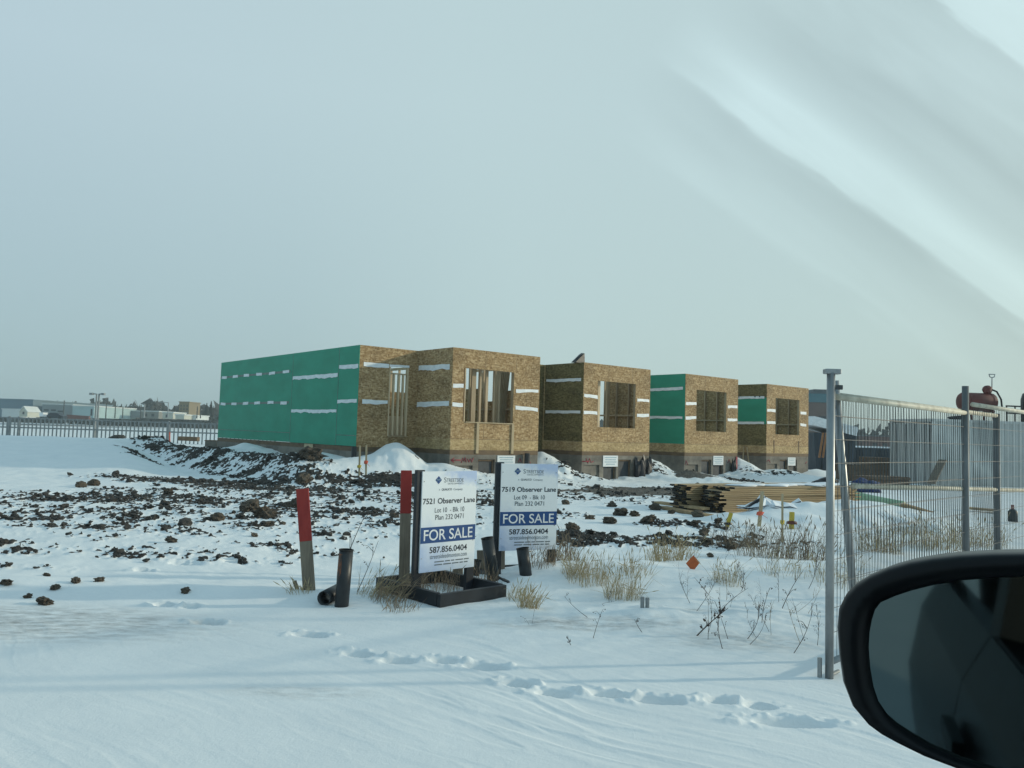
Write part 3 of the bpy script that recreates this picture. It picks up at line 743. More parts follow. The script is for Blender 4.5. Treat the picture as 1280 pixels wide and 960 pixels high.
    if first:
        # inner partitions, open to the sky
        for q in np.arange(0.25, 3.3, 0.41): stud(hw_, (q, 2.75, ZO), root)
        for q in np.arange(-1.7, 0.1, 0.41): stud(hw_, (q, 3.9, ZO), root)
        for bb in ((0.3, 1.5, 4.2, 4.22, 1.275, 2.75), (1.9, 3.3, 5.3, 5.32, 1.275, 3.1), (-1.8, -0.2, 4.4, 4.42, 1.275, 2.9)): MB().box(*bb).build('inner_panel', M['osb'], root)
        MB().box(0.2, 3.3, 2.71, 2.79, 3.86, 3.94).build('partition_plate', M['stud'], root)
        MB().box(-2.0, W - .1, depth - T, depth, ZO, 3.3).build('back_wall', M['osb'], root)
        gs = MB()
        for q in np.arange(2.4, depth, 0.61): gs.box(-2.015, -1.93, q - .019, q + .019, ZO, 3.85)
        gs.build('hidden_framing', M['stud'], root)
    else:
        if i == 1:
            for q in np.arange(0.3, 3.2, 0.61): stud(hw_, (q, 5.9, ZO), root)
            MB().box(1.02, 1.13, 0.30, 0.39, ZO, 3.85).build('stud', M['brightened'], root); MB().box(2.98, 3.12, 1.7, 1.79, ZO, 3.7).build('corner_post', M['stud'], root)
        else:
            MB().box(2.4 if i == 2 else 0.1, W - .1, depth - T, depth, ZO, ZT).build('back_wall', M['osb'], root)
    return root
HG = 'unfinished strand board houses in a row'
house_objs = []
for i, lb in enumerate(('nearest unfinished house with long green side wall and a framed doorway behind a snow pile',
        'unfinished tan board house with olive board side wall and black scrap on its roof edge',
        'unfinished tan board house whose whole side wall is green, third along the row',
        'farthest unfinished house with green panel set between olive boards on its side')):
    house_objs.append(house(i, lb, HG))

def hl(i, u, v, z=0.0):
    p = hw(HOUSES[i][0] + u, HOUSES[i][1] + v); return (p[0], p[1], z)
# red spray writing on the concrete
def spray(i, strokes):
    for st in strokes:
        MB().tube([(x, -0.004, z) for (x, z) in st], 0.014, 5).build('spray_mark', M['spray'], house_objs[i], smooth=True)
arrow = [[(-0.1 + .15, 0.66), (0.4, 0.66)], [(0.16, 0.72), (0.05, 0.66), (0.16, 0.6)]]
spray(0, arrow + [[(0.42, 0.58), (0.48, 0.72), (0.52, 0.62), (0.56, 0.74), (0.6, 0.6)], [(0.64, 0.7), (0.7, 0.6), (0.75, 0.7), (0.8, 0.6), (0.86, 0.72)], [(2.62, 0.6), (2.68, 0.72), (2.74, 0.6)], [(2.98, 0.56), (3.05, 0.66), (3.12, 0.56)]])
spray(1, [[(0.02, 0.62), (0.35, 0.62)], [(0.2, 0.72), (0.28, 0.56), (0.36, 0.72), (0.44, 0.58), (0.55, 0.62)]])
spray(2, [[(0.05, 0.5), (0.1, 0.66), (0.2, 0.5)], [(2.75, 0.55), (2.85, 0.7), (2.95, 0.55)]])
spray(3, [[(0.05, 0.6), (0.2, 0.68), (0.3, 0.55)], [(3.15, 0.5), (3.3, 0.6)]])
# red-edged end board on the third house
MB().box(3.3, 3.4, -0.03, -0.008, 0.25, 0.81).build('painted_board', M['spray'], house_objs[2])
for xx in (0.55, 2.55):
    MB().box(xx, xx + 0.07, -0.012, -0.007, 0.97, 1.52).build('dark_slot', M['plate'], house_objs[3])
# white notices stuck on the concrete
for i, (x, z, wd, hh, nm) in enumerate(((2.12, 0.63, 0.70, 0.34, 'white notice on the nearest house, above and between its basement windows'), (1.38, 0.63, 0.74, 0.38, 'white notice on the concrete of the second house from the left'),
        (2.12, 0.66, 0.66, 0.36, 'white notice on the concrete below the third, green-sided house'), (2.0, 0.60, 0.62, 0.36, 'white notice on the concrete of the farthest house'))):
    t = thing('site_notice', nm, 'notice', hl(i, x, -0.012, z - hh / 2), HROT, 'white notices on the foundations')
    MB().box(-wd / 2, wd / 2, -0.01, 0.006, 0, hh).build('sheet', M['board'], t)
    ln = MB()
    for k, (a, b) in enumerate(((0.1, 0.9), (0.14, 0.85), (0.1, 0.9), (0.2, 0.8))):
        zz = hh * (0.82 - 0.2 * k); ln.box((a - .5) * wd, (b - .5) * wd, -0.0125, -0.0105, zz - 0.016, zz + 0.016)
    ln.build('print_lines', M['pale_ink'], t)
# braces leaning below the first window
for x, lb in ((0.97, 'left pale brace board standing under the large window of the nearest house'), (2.33, 'right pale brace board standing under the large window of the nearest house')):
    t = hl(0, x, 0)
    MB().box(-0.045, 0.045, -0.045, -0.009, 0.86, 1.755).build('brace_board', M['stake'], house_objs[0]).location = (x, 0, 0)
# planks leaning inside the first house
pk = None
for k in range(7):
    if pk is None:
        pk = MB().box(-0.019, 0.019, -0.07, 0.07, 0, 2.5).build('leaning_plank', M['stake'])
        o = pk
    else: o = pk.copy(); COL.objects.link(o)
    tag(o, 'long plank leaning in the bundle inside the large window of the nearest house', 'plank', 'planks leaning inside the nearest house')
    x0 = 2.02 + 0.075 * k
    mloc = Matrix.Translation(Vector(hl(0, x0, 0.55 + 0.03 * k, 1.28))) @ Matrix.Rotation(HROT, 4, 'Z') @ Matrix.Rotation(R(11 + 0.5 * k), 4, 'Y') @ Matrix.Rotation(R(-9), 4, 'X')
    o.matrix_world = mloc
# black scrap on top of house 2, black things at the foundations
q = hl(1, 0.12, 0.35, 3.945)
t = MB(); t.add([(-0.28, -.1, 0), (0.16, -.1, 0), (0.16, .12, 0), (-0.28, .12, 0), (0.02, -.06, 0.28), (0.16, -.08, 0.34), (0.16, .08, 0.36), (0.03, .06, 0.29), (-0.16, 0, 0.16)],
    [(0, 3, 2, 1), (0, 1, 5, 4), (1, 2, 6, 5), (2, 3, 7, 6), (4, 5, 6, 7), (0, 4, 8), (3, 8, 7), (0, 8, 3), (4, 7, 8)])
o = t.build('membrane_scrap', M['membrane']); o.location = q; o.rotation_euler = (0, 0, HROT)
tag(o, 'black folded scrap sticking up from the roof edge of a house', 'scrap')
q = hl(0, 2.86, -0.13, 0.2)
o = MB().tube([(0, 0, -0.1), (0.01, 0, 0.68)], [0.085, 0.085], 14).build('drain_pipe', M['black_plastic'], smooth=False); o.location = q
tag(o, 'short black upright pipe against the nearest foundation, right of its notice', 'pipe')
q = hl(0, -2.14, 1.75, 0.45)
o = MB().tube([(0, 0, -0.1), (0.0, 0, 0.52)], [0.075, 0.075], 14).build('drain_pipe', M['black_plastic']); o.location = q
tag(o, 'short black upright pipe at the bottom corner of the green wall', 'pipe')
mb = MB()
for k in range(5): mb.blob((2.62 + 0.16 * k, -0.16 - 0.05 * (k % 2), 0.30 + 0.04 * (k % 3)), 0.17, 2, 0.6, 30 + k, (0.75, 0.7, 2.4))
o = mb.build('membrane_roll', M['membrane']); o.location = hl(1, 0, 0, 0); o.rotation_euler = (0, 0, HROT)
tag(o, 'crumpled black membrane bunched against a foundation, right of its basement windows', 'membrane')
mb = MB()
for k in range(2): mb.blob((2.95 + 0.12 * k, -0.12, 0.36), 0.12, 2, 0.5, 50 + k, (0.7, 0.6, 3.0))
o = mb.build('membrane_roll', M['membrane']); o.location = hl(2, 0, 0, 0); o.rotation_euler = (0, 0, HROT)
tag(o, 'narrow black membrane hanging beside a red board on a foundation', 'membrane')

# ------------------------------------------------------------------ signs
def sale_sign(loc, ang, addr, lot, label, bw=0.64, zb=0.23, zt=1.13, bz=0.0):
    t = thing('sale_sign', label, 'sign', loc, ang, 'for sale signs')
    hb = zt - zb
    for x in (-bw / 2 - 0.005, bw / 2 - 0.035):
        MB().box(x - 0.045, x + 0.044, 0.008, 0.048, 0.0, zt + 0.012 if x < 0 else zt - 0.02).build('post', M['black'], t, bevel=0.003)
    bs = MB().box(-bw / 2, bw / 2, -0.006, 0.006, zb, zt).build('board', M['board'], t)
    fc = MB().box(-bw / 2 + .001, bw / 2 - .001, -0.0075, -0.0062, -hb / 2 + .001, hb / 2 - .001).build('face', M['board_face'], bs); fc.location = (0, 0, zb + hb / 2)
    X = lambda f: -bw / 2 + bw * f
    Z = lambda f: zt - hb * f
    yy = -0.0085
    bd = MB().box(X(0.002), X(0.998), yy - 0.0006, yy + 0.0008, Z(0.714), Z(0.556)).build('blue_band', M['navy'], bs)
    lettering('lettering', 'FOR SALE', X(0.055), X(0.945), Z(0.635), 0.098, M['white_ink'], bd, yy - 0.0016, 0.008)
    def tx(s, a, b, f, h, mt='ink', bold=0.012): lettering('lettering', s, X(a), X(b), Z(f), h, M[mt], bs, yy - 0.0004, bold)
    tx(addr, 0.02, 0.975, 0.298, 0.052, bold=0.018); tx(lot, 0.235, 0.775, 0.390, 0.044, 'ink', 0.0); tx('Plan 232 0471', 0.25, 0.765, 0.462, 0.046, 'ink', 0.0)
    tx('587.856.0404', 0.165, 0.85, 0.785, 0.056, bold=0.018); tx('streetsideedmonton.com', 0.175, 0.85, 0.852, 0.040, 'ink_soft', 0.0)
    tx('S', 0.385, 0.425, 0.088, 0.046, 'ink_soft', 0.0); tx('TREETSIDE', 0.43, 0.745, 0.092, 0.034, 'ink_soft', 0.0)
    tx('DEVELOPMENTS', 0.455, 0.74, 0.127, 0.014, 'ink_soft', 0.0)
    tx('A', 0.295, 0.315, 0.186, 0.017, 'ink_soft', 0.0); tx('QUALICO', 0.345, 0.53, 0.186, 0.024, 'ink', 0.012); tx('Company', 0.56, 0.73, 0.188, 0.026, 'ink_soft', 0.0)
    sm = MB()
    for (f, segs) in ((0.906, ((0.26, .43), (.45, .54), (.56, .62), (.64, .78), (.80, .89))), (0.936, ((0.26, .40), (.42, .56), (.58, .70), (.72, .78), (.80, .87)))):
        for (a, b) in segs: sm.box(X(a), X(b), yy - .0008, yy, Z(f) - 0.005, Z(f) + 0.005)
    sm.build('fine_print', M['ink_soft'], bs)
    dm = MB(); cx, cz, s_ = X(0.285), Z(0.088), 0.038
    for (dx, dz) in ((0, s_), (0, -s_), (s_, 0), (-s_, 0)):
        e = s_ * 0.92; dm.prism([(cx + dx * .5 - e * .5, cz + dz * .5), (cx + dx * .5, cz + dz * .5 + e * .5), (cx + dx * .5 + e * .5, cz + dz * .5), (cx + dx * .5, cz + dz * .5 - e * .5)], yy - 0.001, yy)
    dl = dm.build('logo_diamond', M['navy'], bs)
    MB().tube([(cx - .022, yy - .0014, cz - .002), (cx - .010, yy - .0014, cz + .008), (cx, yy - .0014, cz - .002), (cx + .010, yy - .0014, cz + .008), (cx + .022, yy - .0014, cz)], 0.0035, 5).build('logo_wave', M['pale_ink'], dl)
    for (a, f) in ((0.03, 0.10), (0.97, 0.10), (0.03, 0.86), (0.96, 0.72)):
        MB().tube([(X(a), yy - .002, Z(f)), (X(a), yy, Z(f))], 0.005, 8).build('screw', M['galv'], bs)
    # base frame of flat black boards around the post feet
    L = 0.385; D0 = 0.40; D1 = 0.62
    for y in (-D0, D1 - .09): MB().box(-L + .002, L - .002, y, y + 0.045, bz, bz + 0.115).build('base_rail', M['black'], t, bevel=0.003)
    for x in (-L, L - 0.045): MB().box(x, x + 0.043, -D0 + .05, D1 - .095, bz + 0.005, bz + 0.120).build('base_rail', M['black'], t, bevel=0.003)
    return t
z1 = -0.01
sale_sign((-0.545, 7.42, 0.0), R(43), '7521 Observer Lane', 'Lot 10  - Blk 10', 'nearer white and blue for sale sign for 7521, on a black frame in the snow', bw=0.64)
sale_sign((0.215, 8.47, 0.03), R(23), '7519 Observer Lane', 'Lot 09  - Blk 10', 'farther white and blue for sale sign for 7519, its base hidden by snow', bw=0.655, zb=0.25, zt=1.15, bz=-0.11)

# ------------------------------------------------------------------ stakes and pipes round the signs
def board_stake(pt, pb, Y, w, d, label, red, rot=0.0, lean=0.0, name='survey_stake', group=None):
    """two-tone stake from the photo's top/bottom pixels at depth Y"""
    T_ = at(*pt, Y + lean); B_ = at(*pb, Y)
    B_[2] -= 0.08
    ax = (T_ - B_); L = np.linalg.norm(ax)
    t = thing(name, label, 'stake', B_, 0, group)
    sd = (math.cos(rot), math.sin(rot), 0)
    k = 1 - red
    mid = ax * k
    MB().bar((0, 0, 0), mid, w, d, sd).build('wood', M['oldwood'], t, bevel=0.002)
    if red: MB().bar(mid * 1.0005, ax, w + .001, d + .001, sd).build('painted_top', M['red'], t, bevel=0.002)
    return t
board_stake((378, 611), (388, 742), 7.30, 0.108, 0.045, 'leaning wooden stake with red painted top, left of the black pipe', 0.46, rot=R(8))
board_stake((508, 588), (505, 738), 7.55, 0.100, 0.045, 'upright wooden stake with red painted top, behind the nearer sign', 0.335, rot=R(10))
board_stake((626, 581), (626, 716), 8.72, 0.09, 0.045, 'wooden stake with red painted top, behind the farther sign', 0.40, rot=R(5))
board_stake((573, 690), (572, 733), 8.2, 0.10, 0.05, 'plain grey wooden stump of a stake between the sign legs', 0.0, name='stake_stump')
board_stake((601, 688), (602, 728), 8.7, 0.085, 0.05, 'plain brown stake seen just right of the nearer sign board', 0.0, name='stake_stump')
board_stake((368, 726), (378, 742), 7.32, 0.03, 0.03, 'small broken stick at the foot of the leaning red stake', 0.0, name='stick')

def stand_pipe(pt, pb, Y, r, label, lean=0.0, rust=None):
    T_ = at(*pt, Y + lean); B_ = at(*pb, Y); ax = T_ - B_; B_ = B_ - ax * 0.12
    t = thing('drain_pipe', label, 'pipe', B_)
    MB().pipe((0, 0, 0), T_ - B_, r).build('barrel', M['black_plastic'], t, smooth=True)
    a = (T_ - B_)
    MB().pipe(a * 0.985, a * 1.004, r + .003, 0.010).build('rim', M['rubber'], t, smooth=True)
    return t
sp_ = stand_pipe((433, 687), (427, 757), 6.85, 0.059, 'black standing pipe with rusty orange stain, beside the leaning red stake')
a_ = at(433, 687, 6.85) - at(427, 757, 6.85)
# rust stain patch sprayed near its top: part of the pipe
pr = MB(); q0 = Vector(a_ * 0.98 ) * 1.12; ax_ = Vector(a_).normalized()
sx = Vector((-0.95, -0.3, 0)); sx = (sx - ax_ * sx.dot(ax_)).normalized(); ux = ax_.cross(sx)
vs = []; fs = []
for i in range(9):
    for j in range(7):
        an = R(-12 + 11 * j); wv = 0.30 * (i / 8) * (1 + 0.25 * math.sin(j * 1.7))
        vs.append(q0 - ax_ * (0.02 + wv * 0.62) + (sx * math.cos(an) + ux * math.sin(an)) * 0.0605)
for i in range(8):
    for j in range(6): fs.append((i * 7 + j, i * 7 + j + 1, (i + 1) * 7 + j + 1, (i + 1) * 7 + j))
M['ruststain'] = gen('rusty stain', (0.26, 0.085, 0.035), (0.05, 0.04, 0.036), 0.7, (16, 16, 9), lo=0.45, hi=0.6)
pr.add(vs, fs).build('rust_stain', M['ruststain'], sp_, smooth=True)
B1 = at(405, 748, 6.85); B2 = at(424, 738, 7.15)
t = thing('drain_pipe', 'black pipe stub lying on the snow against the standing pipe', 'pipe', B1)
MB().pipe((0, 0, 0), B2 - B1, 0.062, 0.008).build('barrel', M['black_plastic'], t, smooth=True)
stand_pipe((609, 672), (617, 727), 8.15, 0.062, 'black pipe leaning between the two for sale signs')
stand_pipe((653, 685), (657, 716), 8.15, 0.062, 'short black pipe standing in front of the farther sign')
stand_pipe((596, 700), (592, 728), 8.4, 0.05, 'short black pipe half hidden behind the nearer sign')
for (x, lb) in ((803.0, 'left one of two thin steel stubs standing close together in the snow'), (809.3, 'right one of two thin steel stubs standing close together in the snow')):
    T_ = at(x, 746 + (x > 805) * 1, 6.75); B_ = at(x - .3, 772, 6.75)
    o = MB().tube([(0, 0, -0.05), T_ - B_], 0.0165, 12).build('conduit_stub', M['galv'], smooth=False); o.location = B_; tag(o, lb, 'pipe', 'steel stubs')
B_ = gz(1024.5, 847); o = MB().tube([(0, 0, -0.05), (0, 0, 0.125)], 0.014, 12).build('conduit_stub', M['galv']); o.location = B_
tag(o, 'thin steel stub standing alone beside the fence post', 'pipe', 'steel stubs')

# ------------------------------------------------------------------ small stakes
def thin_stake(pt, pb, Y, w, label, mat='stake', ribbon=None, name='grade_stake'):
    T_ = at(*pt, Y); B_ = at(*pb, Y); B_[2] -= 0.05
    t = thing(name, label, 'stake', B_)
    ax = T_ - B_
    MB().bar((0, 0, 0), ax, w, w * 0.6, (1, 0, 0)).build('wood', M[mat], t)
    if ribbon:
        mt, f, hh = ribbon
        c = ax * f
        MB().blob(c, 1.0, 1, 0.4, int(Y * 7) % 50, (w * 1.3, w, hh)).build('ribbon', M[mt], t)
        MB().bar(c, c + np.array([w * 2.2, 0, -hh * 1.5]), 0.03, 0.004, (0, 1, 0)).build('ribbon_tail', M[mt], t)
    return t
thin_stake((953, 614), (948, 664), 13.5, 0.055, 'thin stake with pink ribbon in front of the lumber pile', ribbon=('hot', 0.48, 0.05))
thin_stake((978, 617), (978, 680), 11.9, 0.028, 'thin stake with yellow ribbon in front of the lumber pile', ribbon=('yellow', 0.47, 0.045))
thin_stake((914, 641), (906, 664), 13.4, 0.06, 'short yellow painted peg leaning near the end of the lumber pile', mat='yellow', ribbon=('membrane', 0.5, 0.03), name='yellow_peg')
thin_stake((990, 640), (989, 663), 13.6, 0.075, 'short yellow painted peg with a red scrap, right of the yellow-ribbon stake', mat='yellow', ribbon=('rust', 0.5, 0.04), name='yellow_peg')
thin_stake((450, 557), (449, 592), 20.6, 0.045, 'left thin pale stake of the pair before the doorway snow pile', ribbon=('yellow', 0.3, 0.06))
thin_stake((458, 556.5), (457.5, 591), 20.7, 0.045, 'right thin pale stake of the pair, with orange ribbon', ribbon=('hot', 0.42, 0.07))
thin_stake((212, 540), (212.5, 556), 40.0, 0.05, 'far thin pinkish stake before the picket fence', mat='hot')
# orange diamond marker
B_ = gz(866, 727); B_[2] = hz(B_[0], B_[1]); C_ = at(866, 704.5, B_[1])
t = thing('marker_flag', 'small orange diamond marker standing in the snow among dry weeds', 'marker', B_)
d = C_ - B_; s_ = 0.086
MB().tube([(0, 0, -0.05), (d[0], d[1] + 0.004, d[2] + s_ * .6)], 0.003, 6).build('wire_stem', M['wire'], t)
MB().prism([(d[0] - s_ * .85, d[2]), (d[0] + .004, d[2] + s_ * 1.02), (d[0] + s_ * .86, d[2] + .014), (d[0], d[2] - s_)], d[1] - 0.003, d[1]).build('panel', M['orange'], t)

# ------------------------------------------------------------------ lumber pile
LA = R(59); LX = np.array([math.sin(LA), math.cos(LA)]); LY = np.array([-math.cos(LA), math.sin(LA)])
L0 = np.array([4.32, 16.13])
def lp(x, y): return L0 + LX * x + LY * y
M['plank'] = gen('stacked lumber', (0.50, 0.36, 0.20), (0.33, 0.22, 0.115), 0.75, (0.8, 14, 14), rnd=0.35)
M['plank_end'] = gen('black coated plank end', (0.016, 0.014, 0.013), (0.008, 0.008, 0.008), 0.7)
pm = MB().box(0.012, 4.27, 0, 0.137, 0, 0.0315)
pm.add([(0, 0.001, 0.0005), (0, 0.136, 0.0005), (0, 0.136, 0.031), (0, 0.001, 0.031), (0.012, 0, 0), (0.012, 0.137, 0), (0.012, 0.137, 0.0315), (0.012, 0, 0.0315)],
       [(0, 3, 2, 1), (0, 1, 5, 4), (1, 2, 6, 5), (2, 3, 7, 6), (3, 0, 4, 7)], 1)
pl0 = pm.build('stacked_plank', [M['plank'], M['plank_end']])
first_pl = True
for k in range(13):
    for j in range(8):
        o = pl0 if first_pl else pl0.copy()
        if not first_pl: COL.objects.link(o)
        first_pl = False
        xs = -0.05 + rng.normal(0, 0.075) + (-0.30 if j >= 5 else 0) + (0.25 if (k >= 11 and j < 4) else 0) 
        if j in (3, 4): xs += 0.16
        p = lp(xs, j * 0.141 + rng.uniform(-.016, .012))
        o.location = (p[0], p[1], 0.03 + k * 0.0395)
        o.rotation_euler = (0, 0, math.pi / 2 - LA + rng.normal(0, 0.004))
        tag(o, 'brown plank with blackened end in the big stacked lumber pile', 'plank', 'planks stacked in the lumber pile')
# torn white lumber wrap with black underside, drifted in front of the pile
def wrap_heap(px, py, sc_, label, flip=1):
    sc_ = sc_ * 0.75
    p = gz(px, py); z = hz(p[0], p[1]) - .05
    t = thing('torn_wrap', label, 'wrap', (p[0], p[1], z), 0, 'torn lumber wrap')
    rg = np.random.default_rng(int(px)); mb = MB(); n = 9; k = 5
    vs = []
    for i in range(k):
        f = i / (k - 1)
        for j in range(n):
            g = j / (n - 1) * 2 - 1
            pk_h = math.exp(-((g + .25 * flip) / .28) ** 2) + .55 * math.exp(-((g - .5 * flip) / .35) ** 2)
            hh = sc_ * (0.62 * pk_h * (1 - abs(f - .45) * 1.5) + .05) * (1 + .35 * rg.normal() * .5)
            vs.append((g * .62 * sc_ / .55 + rg.normal() * .03, (f - .5) * .7 * sc_ / .55 + rg.normal() * .04, max(hh, -.03)))
    fs = [(i * n + j, i * n + j + 1, (i + 1) * n + j + 1, (i + 1) * n + j) for i in range(k - 1) for j in range(n - 1)]
    o = len(vs); vs2 = [(a, b, c - .035) for a, b, c in vs]
    fs2 = [tuple(reversed([q + o for q in f])) for f in fs]
    mb.add(vs + vs2, fs + fs2); mb.build('sheet', M['snow_cap'], t)
    fl = MB(); x0 = -.62 * sc_ / .55 * flip
    fl.add([(x0 * .95, -.12, 0), (x0 * .2, -.2, 0.02), (x0 * .25, -.16, .5 * sc_), (x0 * .55, -.14, .36 * sc_), (x0 * .95, -.02, 0), (x0 * .2, -.08, 0.02), (x0 * .25, -.10, .5 * sc_), (x0 * .55, -.08, .36 * sc_)],
           [(0, 1, 2, 3), (7, 6, 5, 4), (0, 4, 5, 1), (1, 5, 6, 2), (2, 6, 7, 3), (3, 7, 4, 0)])
    fl.build('black_flap', M['membrane'], t)
wrap_heap(962, 652, 0.62, 'torn snowy lumber wrap heaped behind the pink ribbon stake')
wrap_heap(1006, 647, 0.62, 'torn snowy lumber wrap heaped right of the red scrap peg')
mb = MB()
for k in range(9):
    x = 0.9 + k * 0.42; mb.blob((x, 0.35 + 0.1 * math.sin(k * 2.1), 0.0), 0.26, 2, 0.4, 60 + k, (1.4, 1.0 + .5 * (k > 4), 0.12))
o = mb.build('snow_cap', M['snow_cap'], smooth=True); o.location = (*lp(0, 0), 0.548); o.rotation_euler = (0, 0, math.pi / 2 - LA)
tag(o, 'thin snow lying on top of the lumber pile', 'snow', kind='structure')
for (a, b, zz, lb) in (((822, 628, 17.3), (868, 634, 16.9), 0.10, 'upper loose board lying left of the lumber pile'), ((828, 634, 17.0), (872, 642, 16.4), 0.05, 'lower loose board lying left of the lumber pile')):
    A_ = gz(a[0], a[1], zz); B_ = gz(b[0], b[1], zz)
    o = MB().bar((0, 0, 0), (B_ - A_) * 1.3, 0.2, 0.05).build('loose_board', M['plank']); o.location = A_; tag(o, lb, 'plank')
# ------------------------------------------------------------------ temporary mesh fence on the right
FA = R(45.5); FX = np.array([math.sin(FA), math.cos(FA)])
P0 = gz(1036.5, 848)[:2]
def fpt(s, z, off=0.0):
    p = P0 + FX * s + np.array([-FX[1], FX[0]]) * off; return (p[0], p[1], z)
FG = 'temporary mesh fence panels'
def fence_panel(s0, s1, off, label, lean0=0.0, top=1.83, post0=True, rail='pale_rail', dz=0.0, tilt=0.0, pr=0.024, ptop=0.12):
    t = thing('mesh_fence_panel', label, 'fence', fpt(s0, 0, off), 0, FG)
    o = np.array(fpt(s0, 0, off))
    q = lambda s, z: tuple(np.array(fpt(s, z, off)) - o)
    if post0: MB().tube([q(s0, -0.05), q(s0, top + 0.12)], 0.024, 12).build('end_post', M['galv'], t, smooth=True)
    MB().tube([q(s1, -0.05), q(s1, top + ptop)], pr, 12).build('end_post', M['galv_dull'], t, smooth=True)
    MB().tube([q(s0 + 0.05 - lean0 * 0, top), q(s1, top + dz)], 0.021, 10).build('top_rail', M[rail], t, smooth=True)
    MB().tube([q(s0 + lean0 * .9, 0.10), q(s1, 0.10)], 0.021, 10).build('bottom_rail', M['galv'], t, smooth=True)
    mb = MB(); n = int((s1 - s0) / 0.055)
    for k in range(1, n):
        s = s0 + (s1 - s0) * k / n
        zb = 0.1
        if lean0 and s < s0 + lean0: zb = top * (1 - (s - s0) / lean0) + 0.1
        if zb > top - .1: continue
        j = rng.normal(0, 0.004)
        mb.tube([q(s + j + tilt * .5, zb), q(s - j - tilt * .5, top + dz * k / n)], 0.002, 4, cap=False)
    for z in np.arange(0.28, top - 0.05, 0.155):
        sa = s0 + (lean0 * (1 - z / top) if lean0 else 0) + 0.01
        mb.tube([q(sa, z), q(s1, z)], 0.0022, 4, cap=False)
    mb.build('wire_mesh', M['wire'], t)
    return t, q
# nearest upright tube with its coupling
t, q = fence_panel(0.0, 2.78, 0.0, 'near mesh fence panel whose left upright tube stands tallest, beside the car mirror', top=1.80, post0=False, pr=0.029, ptop=0.24)
pn_ = MB().tube([(0, 0, 0.0), (-0.0, 0, 1.955)], 0.0265, 14).build('tall_upright', M['galv'], t, smooth=True)
cp = MB(); cp.box(-0.044, 0.060, -0.025, 0.03, 1.945, 1.978); cp.build('coupling', M['galv'], t, bevel=0.005)
MB().box(0.02, 0.075, -0.012, 0.012, 1.845, 1.875).build('clamp', M['wire'], t, bevel=0.003)
MB().tube([(0.0, 0, 0.02), (0.10, 0.1, 0.02)], 0.012, 8).build('foot', M['galv'], t)
t2, q2 = fence_panel(0.10, 3.88, 0.035, 'second mesh fence panel, its left tube slanting and topped by a pale rail', lean0=0.36, post0=False, top=1.815, tilt=0.10, pr=0.031, ptop=0.02)
o2 = np.array(fpt(0.10, 0, 0.035))
MB().tube([np.array(at(1043.5, 476, 5.32)) - o2, np.array(at(1073, 812, 5.62)) - o2], [0.026, 0.026], 12).build('slanted_tube', M['galv'], t2, smooth=True)
A_ = np.array(at(1066, 607.5, 5.48)); B_ = np.array(at(1296, 613.5, 9.1))
MB().tube([A_ - o2, B_ - o2], 0.02, 10).build('middle_rail', M['pale_rail'], t2, smooth=True)
t3, q3 = fence_panel(2.83, 5.6, -0.03, 'far mesh fence panel beyond the grey post at the right edge of the view', top=1.88, post0=False, tilt=-0.05)
# ------------------------------------------------------------------ yard beyond the fence
# container
CO = at(1166, 600, 30.0); CO = np.array([CO[0], CO[1]])
cx = np.array([0.985, 0.17]); cy = np.array([-0.17, 0.985])
cang = math.atan2(cx[1], cx[0])
t = thing('shipping_container', 'grey corrugated shipping container standing behind the mesh fence', 'container', (CO[0], CO[1], -0.15), cang)
LEN, WID, HT = 12.2, 2.44, 2.66
# plan: long ribbed side along +x at y=0; doors on x=0 side facing the camera's left
mb = MB(); n = int(LEN / 0.28)
poly = []
for k in range(n):
    x = 0.1 + k * 0.28
    poly += [(x, 0.0), (x + 0.07, 0.0), (x + 0.11, 0.045), (x + 0.21, 0.045), (x + 0.25, 0.0)]
vs = []; fs = []
for (x, y) in poly: vs += [(x, y, 0.16), (x, y, HT - 0.1)]
for k in range(len(poly) - 1): fs.append((2 * k, 2 * k + 2, 2 * k + 3, 2 * k + 1))
mb.add(vs, fs); mb.box(0.1, LEN, 0.06, 0.08, 0.16, HT - .1)
mb.build('ribbed_side', M['container'], t)
fr = MB(); fr.box(0, LEN, -0.02, 0.06, 0, 0.158); fr.box(0, LEN, -0.02, 0.06, HT - 0.1, HT); fr.box(-0.04, 0.10, -0.03, 0.07, 0.16, HT - 0.102)
fr.box(-0.05, 0.08, WID - 0.1, WID, 0, HT); fr.box(-0.05, 0.08, 0.072, WID - .102, 0, 0.15); fr.box(-0.05, 0.08, 0.072, WID - .102, HT - 0.12, HT)
fr.box(0.1, LEN, WID - .1, WID, 0, HT - .02)
fr.build('frame', M['container'], t)
MB().box(0.09, LEN, 0.09, WID - .11, HT - 0.06, HT - 0.03).build('roof', M['container'], t)
for (a, b) in ((0.14, 1.20), (1.24, 2.30)):
    dr = MB().box(-0.02, 0.03, a, b, 0.17, HT - 0.14).build('door', M['container'], t)
    for yy in (a + .25, b - .25): MB().tube([(-0.05, yy, 0.2), (-0.05, yy, HT - .2)], 0.02, 8).build('lock_rod', M['galv'], dr)
    MB().box(-0.028, -0.0205, a + .1, b - .1, 2.0, 2.2).build('door_panel', M['container'], dr)
MB().box(-0.03, 0.02, 0.072, 0.135, 0.2, HT - 0.13).build('door_gap', M['container_dark'], t)
MB().box(4.2, 4.55, -0.03, -0.021, 1.3, 1.5).build('placard', M['brownbox'], t)
